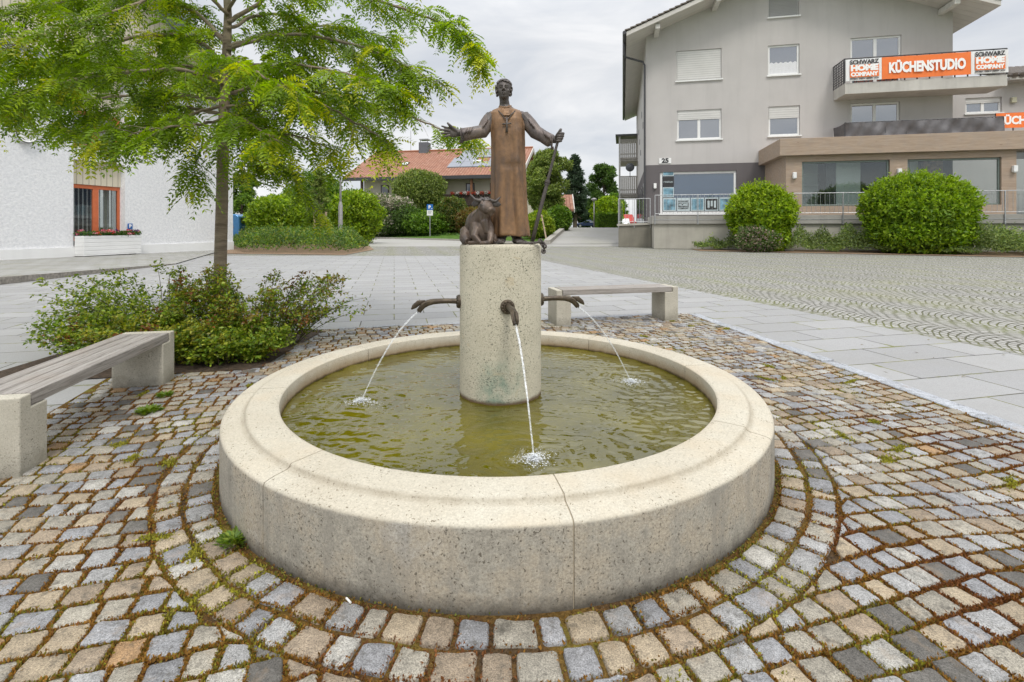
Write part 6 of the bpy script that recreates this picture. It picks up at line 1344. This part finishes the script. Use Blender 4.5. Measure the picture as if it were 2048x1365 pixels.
TD = 5.80; TX = (438-CX)*TD/F
loc = thing("locust_tree", (TX, TD, 0), "young honey locust tree with feathery bright green leaves in the shrub bed", "tree")
def bark():
    t = NT("locust_bark"); co = t.coord('Object'); mp = t.n('Mapping', Scale=(5, 5, 26)); t.l(co, mp.inputs[0]); a = t.noise(mp.outputs[0], 1.2, 6, .7, .5); b_ = t.noise(co, 5, 4)
    c = t.ramp(a, [(.3, (.15, .115, .085)), (.55, (.27, .215, .16)), (.75, (.36, .295, .225))]); c = t.mix(t.ramp(b_, [(.5, 0), (.72, .6)]), c, (.21, .20, .13)); t.base(c, .85, 0, .25); t.bump(a, .45, .015); return t.m
M_BARK = bark()
def TP(px, py, dd=0.0): return W(px, py, TD+dd)-Vector((TX, TD, 0))
tr = [Vector((0, 0, -.02)), TP(438, 620), TP(441, 520), TP(444, 400), TP(446, 300), TP(449, 200), TP(453, 120, .02), TP(456, 30, .05), TP(450, -80, .05), TP(455, -220, .08), TP(448, -420, .1)]
MB().tube(tr, [.082, .073, .067, .064, .061, .055, .050, .042, .034, .024, .010], 16).build("trunk", M_BARK, loc, smooth=True)
LIMBS = [  # (px, py, depth offset) chains, thickness at the trunk
 ([(452, 215, 0), (520, 205, -.3), (610, 200, -.5), (700, 238, -.7), (775, 285, -.8)], .021),
 ([(451, 190, 0), (540, 170, .15), (660, 190, .3), (790, 222, .3), (880, 258, .25), (936, 272, .2)], .021),
 ([(455, 100, 0), (560, 70, -.2), (690, 85, -.4), (800, 125, -.5), (876, 168, -.55)], .022),
 ([(456, 45, 0), (560, -10, .2), (700, -12, .3), (840, 30, .3), (925, 66, .25), (958, 110, .2)], .024),
 ([(447, 260, 0), (520, 300, .6), (575, 340, .9), (610, 388, 1.0), (635, 425, 1.05)], .019),
 ([(449, 225, 0), (480, 235, -.6), (520, 260, -.9), (560, 285, -1.0)], .015),
 ([(452, 140, 0), (400, 85, -.2), (310, 70, -.4), (190, 95, -.5), (60, 150, -.6), (-40, 190, -.6)], .026),
 ([(449, 232, 0), (370, 215, .3), (270, 212, .5), (180, 238, .5), (112, 262, .5)], .022),
 ([(447, 262, 0), (412, 288, -.3), (394, 320, -.4), (386, 356, -.4)], .014),
 ([(454, 90, 0), (380, 20, .3), (250, -10, .5), (100, 10, .6), (-60, 50, .6)], .024),
 ([(450, 170, 0), (360, 140, -.6), (230, 148, -.9), (90, 172, -1.0), (-20, 200, -1.0)], .024),
 ([(450, 200, 0), (330, 190, .1), (200, 196, .2), (60, 212, .2), (-40, 232, .2)], .020),
 ([(448, 240, 0), (390, 250, -.7), (310, 258, -.9), (225, 282, -.9)], .017),
 ([(456, 20, 0), (500, -60, -.4), (560, -110, -.7), (650, -90, -.9)], .02),
 ([(454, 60, 0), (520, 30, .5), (600, 40, .9), (700, 110, 1.1), (760, 160, 1.1)], .02),
 ([(453, 110, 0), (470, 120, -.6), (520, 150, -1.0), (600, 190, -1.2)], .017),
 ([(453, 130, 0), (520, 130, .6), (600, 150, 1.0), (680, 200, 1.2), (735, 240, 1.2)], .018),
 ([(452, 150, 0), (430, 140, .7), (380, 160, 1.2), (300, 190, 1.5)], .017),
 ([(455, -60, 0), (380, -150, -.2), (250, -160, -.4), (90, -110, -.4)], .02),
 ([(455, -80, 0), (560, -170, .2), (700, -160, .3), (830, -90, .3)], .02),
 ([(455, -130, 0), (430, -220, .7), (380, -260, 1.2)], .016), ([(452, -200, 0), (500, -290, -.6), (560, -330, -.9)], .014),
 ([(452, -60, 0), (330, -70, .8), (200, -40, 1.1), (60, -20, 1.2)], .018),
 ([(450, 180, 0), (480, 170, .6), (500, 210, 1.0), (560, 260, 1.3)], .015),
 ([(448, 250, 0), (470, 280, .4), (490, 320, .6), (500, 345, .65)], .012),
 ([(449, 212, 0), (350, 238, -.3), (240, 258, -.5), (160, 272, -.5)], .017),
 ([(453, 150, 0), (330, 128, .2), (190, 148, .3), (60, 118, .3), (-40, 140, .3)], .02),
 ([(455, 95, 0), (560, 60, .7), (680, 55, 1.0), (790, 80, 1.0)], .018),
 ([(451, 175, 0), (560, 130, -.4), (700, 150, -.8), (800, 190, -.9)], .018),
 ([(447, 255, 0), (520, 262, -.3), (600, 275, -.5), (665, 300, -.5)], .015),
 ([(456, 30, 0), (380, -30, -.3), (240, 20, -.8), (120, 60, -1.0), (0, 100, -1.0)], .02),
 ([(455, 75, 0), (400, 70, .8), (320, 100, 1.2), (200, 130, 1.3), (110, 180, 1.3)], .018),
]
def locust():
    LP, LD, LN, LC, LS = [], [], [], [], []; up = np.array([0, 0, 1.0])
    def frond(p, d, ln, c):
        n = 7; d = Vector(d).normalized(); s = d.cross(Vector((0, 0, 1))); s = s.normalized() if s.length > .05 else Vector((1, 0, 0)); roll = R.gauss(0, .5); nn = s.cross(d); s = s*cos(roll)+nn*sin(roll); nn = s.cross(d)
        for k in range(n):
            f = (k+.8)/n; q = p+d*(ln*f)+Vector((0, 0, -.50*ln*f*f)); tang = (d+Vector((0, 0, -.76*f))).normalized(); sz = .070*(1-.35*abs(f-.5))*R.uniform(.8, 1.15)
            for sg in (-1, 1): LP.append(q); LD.append(s*sg*1.0+tang*.62+nn*.08+Vector((0, 0, -.22))); LN.append(nn); LC.append(c); LS.append(sz)
        q = p+d*ln+Vector((0, 0, -.50*ln)); LP.append(q); LD.append(d+Vector((0, 0, -.8))); LN.append(nn); LC.append(c); LS.append(.032)
    for chain, th in LIMBS:
        P = [TP(*c) for c in chain]; fine = []
        for i in range(len(P)-1):
            p0, p1, p2, p3 = P[max(0, i-1)], P[i], P[i+1], P[min(len(P)-1, i+2)]
            for k in range(8): f = k/8; fine.append(.5*((2*p1)+(p2-p0)*f+(2*p0-5*p1+4*p2-p3)*f*f+(3*p1-p0-3*p2+p3)*f**3)+Vector((R.gauss(0, .006), R.gauss(0, .006), R.gauss(0, .006))))
        fine.append(P[-1]); n = len(fine); m = MB(); m.tube(fine, [th*(1-i/n)**.8+.0022 for i in range(n)], 8); total = sum((fine[i+1]-fine[i]).length for i in range(n-1)); tw = int(total*14.5)
        tone = R.random()
        for k in range(tw):
            f = .17+.83*(k+R.random())/tw; x = f*(n-1); j = min(n-2, int(x)); p = fine[j].lerp(fine[j+1], x-j); t = (fine[j+1]-fine[j]).normalized(); s = t.cross(Vector((0, 0, 1))).normalized()*(1 if k % 2 else -1)
            d = (t*R.uniform(.3, .9)+s*R.uniform(.4, 1.0)+Vector((0, 0, R.uniform(-.45, .60)))).normalized(); ln = R.uniform(.16, .48)*(1.05-.40*f); pts = [p+d*(ln*q/5)+Vector((0, 0, -.30*ln*(q/5)**2)) for q in range(6)]; m.tube(pts, [.0036, .0032, .0027, .0022, .0018, .001], 4, cap=False)
            if sin(f*17+th*4000)*sin(f*7.3+th*900) < -.42: continue
            young = R.random() < .12 or f > .93
            nf = max(4, int(ln/.028))
            for i in range(nf):
                q = (i+.6)/nf; x2 = q*5; jj = min(4, int(x2)); fp = pts[jj].lerp(pts[jj+1], x2-jj); side = d.cross(Vector((0, 0, 1))); side = side.normalized() if side.length > .05 else Vector((1, 0, 0)); sg = 1 if i % 2 else -1
                fd = d*.55+side*sg*R.uniform(.4, .9)+Vector((R.gauss(0, .35), R.gauss(0, .35), R.uniform(-.75, .22)))
                c = (.42, .45, .02) if young and R.random() < .65 else ((.145, .24, .010), (.21, .325, .012), (.30, .41, .016), (.13, .205, .014))[R.randrange(4)]
                kk = .85+.3*tone+R.gauss(0, .08); frond(fp, fd, R.uniform(.15, .25), tuple(v*kk for v in c))
        m.build("limb", M_BARK, loc, smooth=True)
    LP = np.array([tuple(p) for p in LP]); LD = np.array([tuple(p) for p in LD]); LN = np.array([tuple(p) for p in LN]); k = len(LP); LS = np.array(LS); C = np.clip(np.array(LC)*(1+.12*NPR.normal(size=(k, 1))), .004, 1)
    leaf_obj("crown", LP, LD, LN+NPR.normal(size=(k, 3))*.25, LS, LS*.36, C, leafmat("locust_leaf", .45, .42), loc, fold=.12); print("leaflets", k)
locust()
